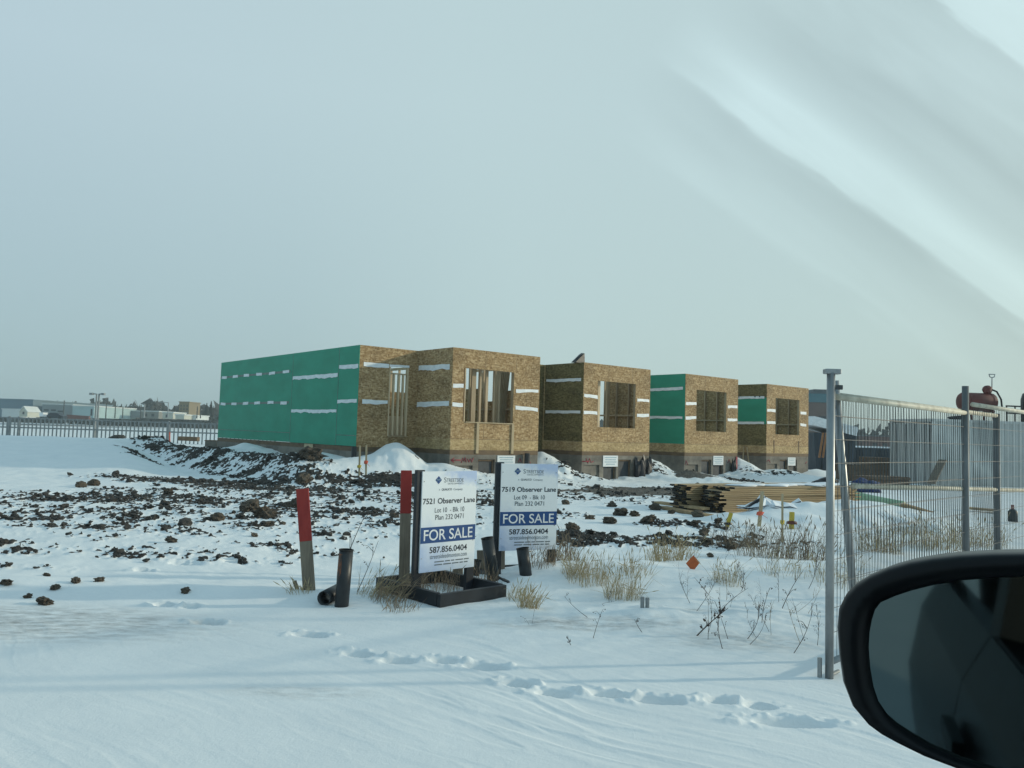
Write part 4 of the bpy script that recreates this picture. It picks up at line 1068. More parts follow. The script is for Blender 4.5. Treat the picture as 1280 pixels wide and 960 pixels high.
# tank on its stand above the container
zt_ = -0.15 + HT
TC = at(1222, 502.5, 31.2)
t = thing('fuel_tank', 'rusty red fuel tank with hand pump standing on top of the grey container', 'tank', (TC[0], TC[1], zt_), cang - R(6))
zc = TC[2] - zt_
mb = MB(); n = 20
prof = [(-0.74, 0.0), (-0.73, 0.2), (-0.69, 0.31), (-0.62, 0.355), (0.56, 0.355), (0.63, 0.31), (0.67, 0.2), (0.68, 0.0)]
mb.tube([(x, 0, zc) for x, r_ in prof], [max(r_, .004) for x, r_ in prof], 22)
mb.build('barrel', M['rust'], t, smooth=True)
for x in (-.45, .45):
    MB().tube([(x - .03, 0, zc), (x + .03, 0, zc)], 0.362, 22).build('band', M['rust'], t)
    st = MB(); st.bar((x, -.3, 0), (x, -.22, zc - .2), 0.06, 0.06); st.bar((x, .3, 0), (x, .22, zc - .2), 0.06, 0.06); st.box(x - .04, x + .04, -.32, .32, zc - .40, zc - .34); st.build('cradle', M['rust'], t)
MB().blob((0.36, -0.05, zc + 0.48), 0.2, 2, 0.2, 3, (1.0, 0.8, 0.95)).build('hand_pump', M['rust'], t)
MB().tube([(0.36, -0.05, zc + .3), (0.36, -.05, zc + .42)], 0.09, 10).build('pump_neck', M['rust'], t)
ph = MB(); ph.tube([(0.55, -.05, zc + .45), (0.56, -.05, zc + 0.98)], 0.022, 6); ph.tube([(0.44, -.05, zc + 1.1), (0.47, -.05, zc + 1.0), (0.56, -.05, zc + .97), (0.65, -.05, zc + 1.0), (0.68, -.05, zc + 1.1), (0.44, -.05, zc + 1.1)], 0.022, 6)
ph.build('pump_handle', M['galv'], t)
MB().tube([(0.5, -.1, zc + .5), (0.68, -.15, zc + .42), (0.82, -.2, zc + .12), (0.86, -.2, zc - .25), (0.7, -.25, zc - .3)], 0.035, 8).build('hose', M['rubber'], t, smooth=True)
mb = MB().blob((0, 0, 0.09), 0.18, 2, 0.5, 8, (2.2, 1.0, 0.6)); o = mb.build('canvas_bundle', M['membrane']); p = at(1197, 520, 30.9); o.location = (p[0], p[1], zt_ - .03); tag(o, 'dark lumpy bundle on the container roof left of the fuel tank', 'bundle')
p = at(1266, 512, 31.6); t = thing('roof_rack', 'low black metal rack on the container roof right of the fuel tank', 'rack', (p[0], p[1], zt_ - .02), cang)
for z in (0.38, 0.66): MB().tube([(-.3, 0, z), (0.7, 0, z)], 0.03, 6).build('rail', M['black'], t)
for x in (-.28, .1, .5): MB().tube([(x, 0, 0), (x, 0, 0.66)], 0.03, 6).build('leg', M['black'], t)
p = at(1287, 500, 30.9); t = thing('black_drum', 'tall rounded black drum on the container roof at the right edge', 'drum', (p[0], p[1], zt_ - .02), cang)
MB().tube([(0, 0, 0), (0, 0, .9), (0, 0, 1.12), (0, 0, 1.2)], [.3, .3, .24, .1], 16).build('body', M['black_plastic'], t, smooth=True)
MB().tube([(0, 0, .45), (0, 0, .49)], .312, 16).build('hoop', M['black_plastic'], t)
M['prop'] = gen('orange brown prop paint', (0.30, 0.13, 0.045), None, 0.6)
def boxthing(name, label, cat, x0, x1, yt, yb, Y, dep, mat, parts=None, ang=0.0, group=None):
    A_ = at(x0, yb, Y); B_ = at(x1, yb, Y); T_ = at((x0 + x1) / 2, yt, Y); Bm = at((x0 + x1) / 2, yb, Y)
    t = thing(name, label, cat, ((A_[0] + B_[0]) / 2, Y + 0.0, Bm[2]), ang, group)
    return t, (B_[0] - A_[0]), T_[2] - Bm[2]
# dark skip with pale cover behind the last house, with orange props
t, wd, hh = boxthing('site_skip', 'dark blue steel skip with pale sheet cover, behind the nearest fence post', 'skip', 1006, 1052, 528, 588, 46, 3, 'blue_dark', ang=R(8))
MB().prism([(-wd / 2, 0), (wd / 2, 0), (wd / 2 + .25, hh * .78), (-wd / 2 - .2, hh * .78)], -1.2, 1.2).build('body', M['blue_dark'], t)
MB().bar((-wd / 2 - .25, 0, hh * 1.02), (wd / 2 + .3, 0, hh * .82), 2.5, 0.5).build('cover', M['tape'], t)
for k in range(3): MB().box(-wd / 2 + .3 + .8 * k, -wd / 2 + .4 + .8 * k, -1.26, -1.2, 0.1, hh * .7).build('rib', M['blue_dark'], t)
for k, (x0, x1) in enumerate(((1024, 1029), (1028.5, 1033))):
    A_ = at(x0, 572, 43.5); B_ = at(x1, 541, 43.8); o = MB().bar((0, 0, 0), B_ - A_, 0.10, 0.08).build('orange_prop', M['prop']); o.location = A_; tag(o, 'orange brown prop leaning on the dark skip, %s of two' % ('left one' if k == 0 else 'right one'), 'prop')
# dark blue container far behind
t, wd, hh = boxthing('shipping_container', 'dark blue container in the middle distance, left of the grey container', 'container', 1050, 1124, 558.5, 592, 50, 2.4, 'blue_dark', ang=R(4))
MB().box(-wd / 2, wd / 2, 0, 2.4, 0, hh - .06).build('body', M['blue_dark'], t)
rbm = MB()
for k in range(20): rbm.box(-wd / 2 + .1 + k * wd / 20.5, -wd / 2 + .2 + k * wd / 20.5, -0.05, -.001, 0.15, hh - .2)
rbm.build('ribs', M['blue_dark'], t)
MB().box(-wd / 2 - .02, wd / 2 + .02, -0.04, 2.44, hh - .06, hh + .03).build('roof_snow', M['snow_cap'], t)
# stacked crates, tarp covered pile, bag, hose, boards
def crate(x0, x1, yt, yb, Y, label, mat='brownbox', slats=4):
    t, wd, hh = boxthing('crate', label, 'crate', x0, x1, yt, yb, Y, 1, mat, ang=R(10))
    MB().box(-wd / 2, wd / 2, 0, .9, 0, hh).build('body', M[mat], t)
    s = MB()
    for k in range(slats): s.box(-wd / 2 - .01, wd / 2 + .01, -.03, -.002, hh * (k + .15) / slats, hh * (k + .8) / slats)
    s.build('slats', M[mat], t)
crate(1089, 1116, 572, 604, 33, 'tall brown crate in front of the dark blue container')
crate(1060, 1088, 581, 606, 31, 'low brown crate left of the tall brown crate')
crate(1082, 1140, 596, 622, 27, 'long brown timber stack behind the mesh fence', slats=6)
mb = MB(); p = gz(1080, 622); mb.blob((0, 0, 0.12), 0.36, 3, 0.3, 12, (1.3, 0.9, 0.75)); o = mb.build('tarp_bundle', M['tarp']); o.location = (at(1081, 618, 25)[0], 25, 0); tag(o, 'bright blue tarp bundle on the snow behind the mesh fence', 'tarp')
mb = MB(); mb.blob((0, 0, 0.16), 0.33, 3, 0.35, 15, (1.3, 0.9, 0.75)); o = mb.build('bin_bag', M['membrane']); p = at(1032, 608, 24.5); o.location = (p[0], p[1], hz(p[0], p[1])); tag(o, 'dark bundled bag on the snow behind the lumber pile', 'bag')
mb = MB(); mb.blob((0, 0, 0.1), 0.2, 2, 0.4, 18, (1.2, 0.9, 0.9)); o = mb.build('bin_bag', M['rust']); p = at(1047, 607, 24.5); o.location = (p[0], p[1], hz(p[0], p[1])); tag(o, 'small brownish bundle right beside the dark bag', 'bag')
pts = []
for x, y, Y in ((1056, 616, 20.0), (1075, 620.5, 19.8), (1100, 626, 19.3), (1128, 631.5, 18.4)):
    p = at(x, y, Y); pts.append((p[0], p[1], max(hz(p[0], p[1]) + .06, p[2])))
o = MB().tube(pts, 0.10, 12).build('plastic_pipe', M['pipe_green'], smooth=True); tag(o, 'pale green plastic pipe lying on the snow behind the mesh fence', 'pipe')
for k, (x0, y0, x1, y1, Y) in enumerate(((1124, 633, 1166, 637, 17.5), (1128, 638, 1160, 642, 16.8), (1204, 632, 1250, 633, 19))):
    A_ = at(x0, y0, Y); B_ = at(x1, y1, Y - .3); A_[2] = hz(A_[0], A_[1]) + .06; B_[2] = hz(B_[0], B_[1]) + .06
    o = MB().bar((0, 0, 0), B_ - A_, 0.24, 0.05).build('loose_board', M['plank']); o.location = A_; tag(o, ('farther tan board lying by the end of the green pipe', 'nearer tan board lying by the end of the green pipe', 'tan board lying on the snow below the container side')[k], 'plank')
A_ = at(1164, 604, 28.6); B_ = at(1178, 575, 29.2); o = MB().bar((0, 0, 0), B_ - A_, 0.28, 0.05).build('leaning_board', M['oldwood']); o.location = A_; tag(o, 'brown board leaning on the corner of the grey container', 'plank')
M['redpale'] = gen('faded pink cap', (0.32, 0.16, 0.14), None, 0.6)
p = gz(1266, 652); t = thing('gas_bottle', 'small dark gas bottle with pinkish valve on the snow behind the fence', 'bottle', (p[0], p[1], 0))
MB().tube([(0, 0, 0), (0, 0, .20), (0, 0, .25)], [.09, .09, .05], 12).build('body', M['black_plastic'], t, smooth=True); MB().tube([(0, 0, .25), (0, 0, .34)], .03, 8).build('valve', M['redpale'], t)
A_ = gz(1042, 650); B_ = gz(1072, 658); A_[2] += .07; B_[2] += .07
o = MB().tube([(0, 0, 0), B_ - A_], 0.03, 6).build('fallen_branch', M['twig']); o.location = A_; tag(o, 'dark stick lying on the snow right of the tall fence upright', 'stick')
A_ = gz(1122, 634); B_ = gz(1146, 655); A_[2] += .05; B_[2] += .05
o = MB().tube([(0, 0, 0), (B_ - A_) * .5 + np.array([0, 0, .05]), B_ - A_], 0.035, 6).build('fallen_branch', M['twig']); o.location = A_; tag(o, 'dark stick lying on the snow below the long timber stack', 'stick')

# ------------------------------------------------------------------ far right buildings
def building(x0, x1, yt, yb, Y, dep, wallm, label, roof=None, rooft=0.0, windows=(), name='far_building', cat='building', door=None, winm='window_board', gable=0.0):
    t, wd, hh = boxthing(name, label, cat, x0, x1, yt, yb, Y, dep, wallm)
    if gable: 
        MB().prism([(-wd / 2, 0), (wd / 2, 0), (wd / 2, hh - gable), (0, hh), (-wd / 2, hh - gable)], 0, dep).build('wall', wallm, t)
        r_ = MB(); r_.bar((-wd / 2 - .1, dep / 2, hh - gable + .05), (0, dep / 2, hh + .15), dep + .4, 0.12, (0, 1, 0)); r_.bar((0, dep / 2, hh + .15), (wd / 2 + .1, dep / 2, hh - gable + .05), dep + .4, 0.12, (0, 1, 0)); r_.build('roof', roof or wallm, t)
    else:
        MB().box(-wd / 2, wd / 2, 0, dep, 0, hh).build('wall', wallm, t)
        MB().box(-wd / 2 - .15, wd / 2 + .15, -.12, dep + .15, hh + .005, hh + max(rooft, .25)).build('roof', roof or wallm, t)
    for (a, b, c, d) in windows:
        MB().box(-wd / 2 + wd * a, -wd / 2 + wd * b, -0.06, -0.005, hh * c, hh * d).build('window', M[winm], t)
    return t
B = bldg
MBLD = {'teal': B('teal cladding', (0.07, 0.16, 0.19)), 'brown': B('brown brick', (0.14, 0.10, 0.09)), 'greyroof': B('grey roofing', (0.15, 0.16, 0.17)), 'slate': B('blue grey cladding', (0.15, 0.22, 0.27)),
        'grey': B('grey cladding', (0.25, 0.28, 0.29)), 'paleteal': B('pale teal cladding', (0.36, 0.48, 0.49)), 'white': B('white cladding', (0.62, 0.65, 0.64)), 'dim': B('dim cladding', (0.11, 0.13, 0.14)),
        'tan': B('tan brick', (0.24, 0.19, 0.12)), 'redbrown': B('red brown brick', (0.17, 0.085, 0.075)), 'cream': B('cream siding', (0.50, 0.50, 0.43)), 'stone': B('dull siding', (0.22, 0.22, 0.20))}
t = building(1000, 1046, 503, 560, 110, 14, MBLD['brown'], 'brown building with teal upper band, behind the farthest unfinished house', roof=MBLD['teal'], rooft=1.2, windows=((.1, .3, .5, .7), (.5, .7, .5, .7)))
MB().box(0.1, 2.2, 2, 5, 6.8, 8.2).build('roof_unit', MBLD['greyroof'], t)
building(1054, 1086, 545, 566, 170, 10, MBLD['greyroof'], 'grey roofed house beyond the yard, left of the red brown one', gable=1.5, roof=MBLD['greyroof'], windows=((.2, .35, .3, .6), (.6, .75, .3, .6)))
building(1085, 1122, 546, 566, 165, 10, MBLD['redbrown'], 'low red brown building beyond the dark blue container', windows=((.15, .3, .3, .6), (.5, .65, .3, .6)), roof=MBLD['greyroof'])
building(1122, 1200, 549, 566, 180, 10, MBLD['greyroof'], 'long grey building hidden partly by the grey container')

# ------------------------------------------------------------------ left background
YB = 200
building(-60, 40, 499, 522, YB, 40, MBLD['slate'], 'large blue grey warehouse at the left edge', roof=MBLD['slate'], windows=())
building(2, 26, 512, 522, YB - 12, 6, MBLD['white'], 'long low white shed before the blue grey warehouse', roof=MBLD['white'])
building(24, 34, 508.5, 521, YB - 16, 5, MBLD['cream'], 'small cream gabled hut before the blue grey warehouse', gable=1.2, roof=MBLD['white'], windows=((.4, .62, .25, .5),), name='garden_hut', cat='hut')
building(41, 52, 507, 521, YB + 5, 20, MBLD['dim'], 'dark recessed block between the warehouse and the grey building', roof=MBLD['white'])
building(52, 90, 506, 521.5, YB, 22, MBLD['grey'], 'long grey building with small dark windows', windows=((.06, .22, .5, .62), (.30, .46, .5, .62), (.52, .70, .42, .54), (.08, .2, .2, .3), (.33, .37, .15, .35)), roof=MBLD['white'])
building(90, 117, 508, 522, YB - 4, 22, MBLD['paleteal'], 'pale teal building at the right of the grey building', roof=MBLD['white'], windows=((.85, .93, .2, .8),))
building(118, 150, 515, 521.5, YB + 30, 12, MBLD['stone'], 'low dull building right of the double lamp post', roof=MBLD['white'], windows=((.1, .2, .3, .6),))
building(155, 176, 514, 522, YB + 15, 12, MBLD['grey'], 'low grey building with pale roof behind the fence', roof=MBLD['white'], windows=((.2, .3, .2, .6),))
building(176, 198, 514.5, 523, YB + 10, 12, MBLD['stone'], 'low brown grey house with snowy roof', roof=MBLD['white'], windows=((.2, .35, .3, .7), (.6, .75, .3, .7)))
building(203, 216, 516, 523.5, YB, 8, MBLD['cream'], 'small cream house left of the tan tower', roof=MBLD['white'], windows=((.3, .5, .2, .7),))
building(223, 235.5, 503, 524, YB + 25, 8, MBLD['tan'], 'tan brick tower block standing above the far houses', windows=tuple((a, a + .12, c, c + .1) for a in (.15, .45, .75) for c in (.35, .55, .75)), name='tower_block')
building(219, 230, 519, 524, YB - 15, 8, MBLD['cream'], 'low cream house at the foot of the tan tower', roof=MBLD['white'])
building(233, 245, 520, 524.5, YB - 10, 8, MBLD['white'], 'low white house right of the tan tower', roof=MBLD['white'])
# car and site cabin
t, wd, hh = boxthing('parked_car', 'dark blue car parked beyond the fence before the grey building', 'car', 58, 78, 519, 524, 150, 2, 'blue_dark')
MB().prism([(-1.5, .25), (1.5, .25), (1.5, .65), (.9, .8), (.5, 1.2), (-.9, 1.2), (-1.3, .8), (-1.5, .75)], 0, 1.7).build('body', M['blue_dark'], t)
for x in (-.95, .95): MB().tube([(x, -.02, .28), (x, .2, .28)], .28, 12).build('wheel', M['rubber'], t)
t, wd, hh = boxthing('site_cabin', 'small white cabin beyond the fence left of the parked car', 'cabin', 49, 53.5, 516, 520.5, 150, 2, 'tape')
MB().box(-wd / 2, wd / 2, 0, 1.5, 0, hh).build('wall', M['tape'], t); MB().box(-wd / 2 - .05, wd / 2 + .05, -.05, 1.55, hh, hh + .08).build('roof', M['tape'], t)
p0 = at(84, 521, 160); p1 = at(112, 523, 160)
o = MB().bar((0, 0, 0), p1 - p0, 0.5, 0.9).build('red_barrier', MBLD['redbrown']); o.location = p0; tag(o, 'long low dull red barrier before the pale teal building', 'barrier')

# picket fence across the left distance
F0 = np.array([-60.0, 64.0]); F1 = np.array([-19.0, 65.2])
fd = F1 - F0; fl = np.linalg.norm(fd); fd /= fl
t = thing('picket_fence', 'long dark grey picket fence across the snow in the left distance', 'fence', (F0[0], F0[1], -0.25), math.atan2(fd[1], fd[0]))
posts = [6.0, 19.6, 20.35, 32.3, 40.9]
pk_ = MB(); x = 0.1
ends = [0.0] + posts
for a, b in zip(ends[:-1], ends[1:]):
    mb = MB(); xx = a + .15
    while xx < b - .08:
        mb.box(xx - .05, xx + .05, -.02, .02, -0.1, 1.80 + rng.uniform(-.02, .02)); xx += 0.325
    if mb.v: mb.build('picket_panel', M['fence_grey'], t)
for z in (1.74, 0.98): MB().box(0, fl, .021, .09, z - .055, z + .055).build('rail', M['fence_grey'], t)
for x in posts: MB().box(x - .055, x + .055, -.03, .13, -0.2, 1.86).build('post', M['fence_grey'], t)
# bits before / behind the fence
for (x0, x1, y, Y, lb) in ((224, 248, 549.5, 58, 'dull olive board lying against the foot of the picket fence'), (183, 203, 549, 58, 'dark board lying at the foot of the picket fence'), ):
    A_ = at(x0, y - 1.5, Y); B_ = at(x1, y - .5, Y); o = MB().bar((0, 0, 0), B_ - A_, 0.5, 0.30).build('loose_board', M['plate']); o.location = A_; tag(o, lb, 'board')
A_ = at(147, 549, 58); o = MB().blob((0, 0, 0), .55, 2, .4, 9, (1.3, .8, .6)).build('dark_bundle', M['soil']); o.location = A_; tag(o, 'dark mound sitting at the foot of the picket fence', 'mound')
t, wd, hh = boxthing('site_box', 'low grey brown box beside the far end of the green wall', 'box', 256, 270, 551.5, 558.5, 34, 1, 'plate')
MB().box(-wd / 2, wd / 2, 0, .6, -.1, hh).build('body', M['concrete'], t); MB().box(-wd / 2 - .02, wd / 2 + .02, -.02, .62, hh, hh + .04).build('lid', M['plate'], t)

# lamp posts and poles
def lamp(px, ytop, ybot, Y, arms, label, r_=0.09):
    B_ = at(px, ybot, Y); T_ = at(px + .03 * (ybot - ytop) * .9, ytop, Y)
    t = thing('street_lamp', label, 'lamp post', B_)
    h_ = T_[2] - B_[2]
    MB().tube([(0, 0, 0), (0, 0, h_)], [r_, r_ * .7], 8).build('pole', M['fence_grey'], t)
    for s_ in arms:
        MB().tube([(0, 0, h_ - .05), (s_, 0, h_)], r_ * .5, 6).build('arm', M['fence_grey'], t)
        MB().box(min(s_, s_ * 1.9), max(s_, s_ * 1.9), -.15, .15, h_ - .12, h_ + .06).build('lamp_head', M['fence_grey'], t)
lamp(117.5, 492, 549, 68, (-.3,), 'left post of the pair of lamp posts standing close together at the fence', .10)
lamp(120.5, 492, 549, 69, (.25,), 'right post of the pair of lamp posts standing close together at the fence', .10)
lamp(209.5, 503, 522, 170, (-1.0,), 'slim far street lamp with one long arm, left of the tan tower', .14)
lamp(180, 505, 522, 180, (-.4,), 'slim far lamp post above the low grey building', .2)
def pole(px, ytop, ybot, Y, label, r_=0.14):
    B_ = at(px, ybot, Y); T_ = at(px, ytop, Y)
    o = MB().tube([(0, 0, 0), (0, 0, T_[2] - B_[2])], [r_, r_ * .7], 6).build('utility_pole', M['farwood']); o.location = B_; tag(o, label, 'pole', 'thin poles in the left distance')
for (px, yt, lb) in ((132, 502, 'thin far pole just right of the double lamp posts'), (143.5, 501.5, 'tall thin far pole left of the low grey building'), (153, 508, 'short thin far pole beside the low grey building'), (175.5, 506, 'thin far pole above the low grey building roof'),
                     (246, 508, 'left thin far pole between the tan tower and the spruces'), (250.5, 511, 'right thin far pole between the tan tower and the spruces'), (266.5, 507, 'thin far pole against the corner of the green wall'), (79, 500.5, 'thin far pole above the long grey building')):
    pole(px, yt, 523, 190, lb)

def spruce(px, ytop, ybot, Y, label, width=0.36, seed=0, group='far spruces'):
    B_ = at(px, ybot, Y); h_ = at(px, ytop, Y)[2] - B_[2]
    t = thing('spruce_tree', label, 'tree', B_, 0, group)
    MB().tube([(0, 0, 0), (0, 0, h_ * .95)], [h_ * .03, h_ * .006], 6).build('trunk', M['bark'], t)
    rg = np.random.default_rng(seed + 5); mb = MB()
    for k in range(420):
        f = rg.random() ** 0.8; z = h_ * (0.08 + .92 * f); rad = h_ * width / 2 * (1 - f) ** .85 * (0.75 + .5 * abs(math.sin(f * 34 + seed)))
        a = rg.random() * 6.283; L = max(rad * (0.35 + .7 * rg.random()), .1)
        c, s_ = math.cos(a), math.sin(a); wv = L * .28 + .1
        mb.add([(0, 0, z), (c * L - s_ * wv, s_ * L + c * wv, z - L * .35), (c * L * 1.15, s_ * L * 1.15, z - L * .5), (c * L + s_ * wv, s_ * L - c * wv, z - L * .32), (c * L * .5, s_ * L * .5, z + L * .06 + .05)],
               [(0, 1, 4), (1, 2, 4), (2, 3, 4), (3, 0, 4), (0, 3, 2, 1)])
    mb.build('crown', M['needles'], t)
for k, (px, yt, yb, lb, wv) in enumerate(((257.5, 504, 524, 'left one of the two dark spruces next to the green wall', .5), (263, 501.5, 524, 'right, taller one of the two dark spruces next to the green wall', .45),
        (203, 504.5, 522, 'slim dark spruce left of the far street lamp', .3), (217.5, 508, 522, 'dark spruce just left of the tan tower', .4), (151, 505, 522, 'dark spruce behind the low grey building', .35), (138, 504, 521, 'dark spruce right of the double lamp posts', .5),
        (88, 503.5, 520, 'dark spruce top behind the long grey building', .7), (100, 505, 520, 'left dark spruce top behind the pale teal building', .6), (113, 504.5, 520, 'right dark spruce top behind the pale teal building', .8), (74, 503, 520, 'small dark spruce top over the grey building roof', .7), (167, 507, 521, 'broad dark spruce behind the fence, over the low grey building', .7))):
    spruce(px, yt, yb, 235 + 3 * k, lb, wv, k)
# far bare woodland along the horizon: one mass
rg = np.random.default_rng(3); mb = MB()
def wood(x0, x1, Y, h0, h1, n):
    for k in range(n):
        px = rg.uniform(x0, x1); p = at(px, 521 + (px + 0) * .0303 * 0, Y + rg.uniform(-12, 12)); hh = rg.uniform(h0, h1) * (0.7 + .5 * float(pn(px * .07, 3.3, 5)) + .3)
        c = np.array([p[0], p[1], -0.5 + hh * rg.uniform(.15, 1.0)])
        s_ = rg.uniform(.5, 1.3)
        d1 = rg.normal(size=3) * s_; d2 = rg.normal(size=3) * s_; d3 = rg.normal(size=3) * s_
        mb.add([c + d1, c + d2, c + d3, c - d1 * .6], [(0, 1, 2), (0, 2, 3), (0, 3, 1), (1, 3, 2)])
wood(-40, 290, 300, 4.5, 6.5, 3200); wood(112, 282, 270, 5.0, 7.5, 2600); wood(1000, 1330, 260, 4, 7.0, 2000); wood(290, 1000, 290, 4, 6.5, 2600); wood(-500, -40, 320, 4, 6.5, 1500); wood(1330, 1800, 300, 4, 6.5, 1500)
tag(mb.build('far_woodland', M['farwood']), 'bare grey woodland along the far horizon', 'woodland', kind='stuff')
# ------------------------------------------------------------------ dry grass and weeds
def tuft(name, label, p, h_, spread, n, mat, seed, lean=(0, 0), group=None, thick=0.0016, heads=0.3):
    rg = np.random.default_rng(seed); z0 = hz(p[0], p[1])
    mb = MB()
    for k in range(n):
        a = rg.random() * 6.283; rr = spread * math.sqrt(rg.random()) * .5
        b = np.array([math.cos(a) * rr, math.sin(a) * rr, -0.04]); L = h_ * rg.uniform(.45, 1.05)
        dr = np.array([math.cos(a) * .25 * rg.random() + lean[0] + rg.normal(0, .12), math.sin(a) * .25 * rg.random() + lean[1] + rg.normal(0, .12), 1.0]); dr /= np.linalg.norm(dr)
        bend = np.array([rg.normal(0, .2), rg.normal(0, .2), -abs(rg.normal(0, .14))]) * L
        pts = [b + dr * L * f + bend * f * f for f in (0, .35, .7, 1.0)]
        if rg.random() < .22:                              # broken, hanging over
            sd_ = rg.normal(0, .3, 2) * L; pts[3] = pts[2] + np.array([sd_[0], sd_[1], -abs(rg.normal(.05, .15)) * L])
        if rg.random() < .08:                              # flattened on the snow
            for q_ in (1, 2, 3): pts[q_][2] = .03 + .25 * (pts[q_][2])
        mb.tube(pts, [thick, thick * .9, thick * .7, thick * .25], 3, cap=False)
        if rg.random() < heads:
            e = pts[-1]; d_ = pts[-1] - pts[-2]; d_ /= np.linalg.norm(d_)
            mb.tube([e - d_ * .05, e - d_ * .02, e + d_ * .03], [thick * .5, thick * 2.6, thick * .4], 4, cap=False)
    o = mb.build(name, M[mat]); o.location = (p[0], p[1], z0)
    return tag(o, label, 'grass' if 'grass' in name else 'weed', group)
GG = 'dry grass tufts'
GR = [  # px, py(base), height m, spread, n, label, mat, lean
    (733, 734, .36, .42, 150, 'upright straw tuft below the right edge of the farther sign', 'grass', (0.02, 0)),
    (716, 730, .3, .25, 60, 'small straw tuft just under the farther sign board', 'grass', (0.1, 0)),
    (776, 748, .40, .34, 130, 'tall straw tuft left of the twin steel stubs', 'grass', (.12, 0)),
    (795, 730, .3, .3, 60, 'thin straw tuft behind the twin steel stubs', 'grass', (.1, 0)),
    (659, 766, .25, .17, 110, 'short straw tuft in front of the sign base', 'grass', (.18, 0)),
    (645, 750, .22, .2, 45, 'wispy straw tuft beside the black sign frame corner', 'grass', (.3, 0)),
    (676, 722, .35, .3, 80, 'tangled straw tuft below the short black pipe', 'grass_grey', (.05, 0)),
    (600, 732, .35, .35, 70, 'tangled weeds behind the nearer sign legs', 'grass_grey', (.0, 0)),
    (545, 738, .34, .45, 110, 'tangled weeds inside the black sign frame', 'grass_grey', (-.05, 0)),
    (484, 750, .36, .34, 110, 'brown tuft leaning left beside the red-topped stake', 'grass_grey', (.45, 0)),
    (462, 745, .34, .3, 70, 'brown tuft leaning right from the standing black pipe', 'grass', (.55, 0)),
    (375, 745, .17, .22, 50, 'short straw around the foot of the leaning red stake', 'grass', (-.25, 0)),
    (500, 762, .16, .3, 60, 'low brown weeds before the left corner of the sign frame', 'grass_grey', (.1, 0)),
    (842, 712, .42, .45, 110, 'straw tuft left of the orange diamond marker', 'grass', (.05, 0)),
    (822, 715, .3, .3, 50, 'loose straw tuft farther left of the orange diamond marker', 'grass', (.05, 0)),
    (909, 735, .3, .28, 80, 'straw tuft right of the orange diamond marker', 'grass', (.05, 0)),
    (700, 712, .4, .4, 110, 'dense brown weeds between the farther sign and the clods', 'grass_grey', (0, 0)),
    (955, 700, .5, .7, 130, 'brown weed patch before the yellow-ribbon stake', 'grass_grey', (0.05, 0)),
    (1005, 705, .55, .6, 130, 'tall brown weed patch left of the tall fence upright', 'grass_grey', (.05, 0)),
    (925, 685, .45, .8, 110, 'brown weed patch below the leaning yellow peg', 'grass_grey', (0.05, 0)),
    (978, 728, .3, .5, 60, 'thin straw patch on the snow left of the fence', 'grass', (.05, 0)),
    (1048, 735, .4, .5, 80, 'straw patch at the foot of the mesh fence', 'grass', (.0, 0)),
    (1098, 690, .5, .6, 150, 'straw tuft behind the mesh, left of the first inner post', 'grass', (.0, 0)),
    (1165, 684, .5, .8, 160, 'broad straw tuft behind the mesh fence', 'grass', (.0, 0)),
    (1215, 680, .5, .9, 170, 'broad straw tuft just beyond the grey fence post', 'grass', (.0, 0)),
    (1135, 668, .5, .6, 80, 'thin weeds behind the mesh below the timber stack', 'grass_grey', (.0, 0)),
]
for k, (x, y, h_, sp, n, lb, mt, ln) in enumerate(GR):
    tuft('grass_tuft', lb, gz(x, y), h_ * 1.06, sp, int(n * 1.1), mt, 100 + k, ln, GG, thick=0.0019 if y > 715 else 0.0027)
def stalk(label, p, tip, Y, seed, thick=0.003, branches=5, mat='twig', group='weed stalks', blen=.3):
    """branched weed stalk from ground point p to a tip pixel"""
    rg = np.random.default_rng(seed); p = np.array([p[0], p[1], hz(p[0], p[1]) - .03]); T_ = np.array(at(*tip, Y)); ax = T_ - p; L = np.linalg.norm(ax)
    bnd = np.array([rg.normal(0, .06), rg.normal(0, .06), 0]) * L
    mb = MB(); f_ = lambda f: ax * f + bnd * math.sin(f * 3.14)
    mb.tube([f_(f) for f in np.linspace(0, 1, 7)], np.linspace(thick, thick * .35, 7), 5)
    for k in range(branches):
        f = rg.uniform(.3, .95); b0 = f_(f); d = np.array([rg.normal(0, .6), rg.normal(0, .4), rg.uniform(.3, 1.0)]); d /= np.linalg.norm(d); l = L * blen * rg.uniform(.4, 1)
        mb.tube([b0, b0 + d * l * .5 + np.array([0, 0, .02]), b0 + d * l], [thick * .6, thick * .45, thick * .2], 4)
        for q in range(3):
            c = b0 + d * l * rg.uniform(.4, 1); mb.blob(c, thick * rg.uniform(0.9, 1.6), 1, .3, k + q)
    o = mb.build('weed_stalk', M[mat]); o.location = p; tag(o, label, 'weed', group)
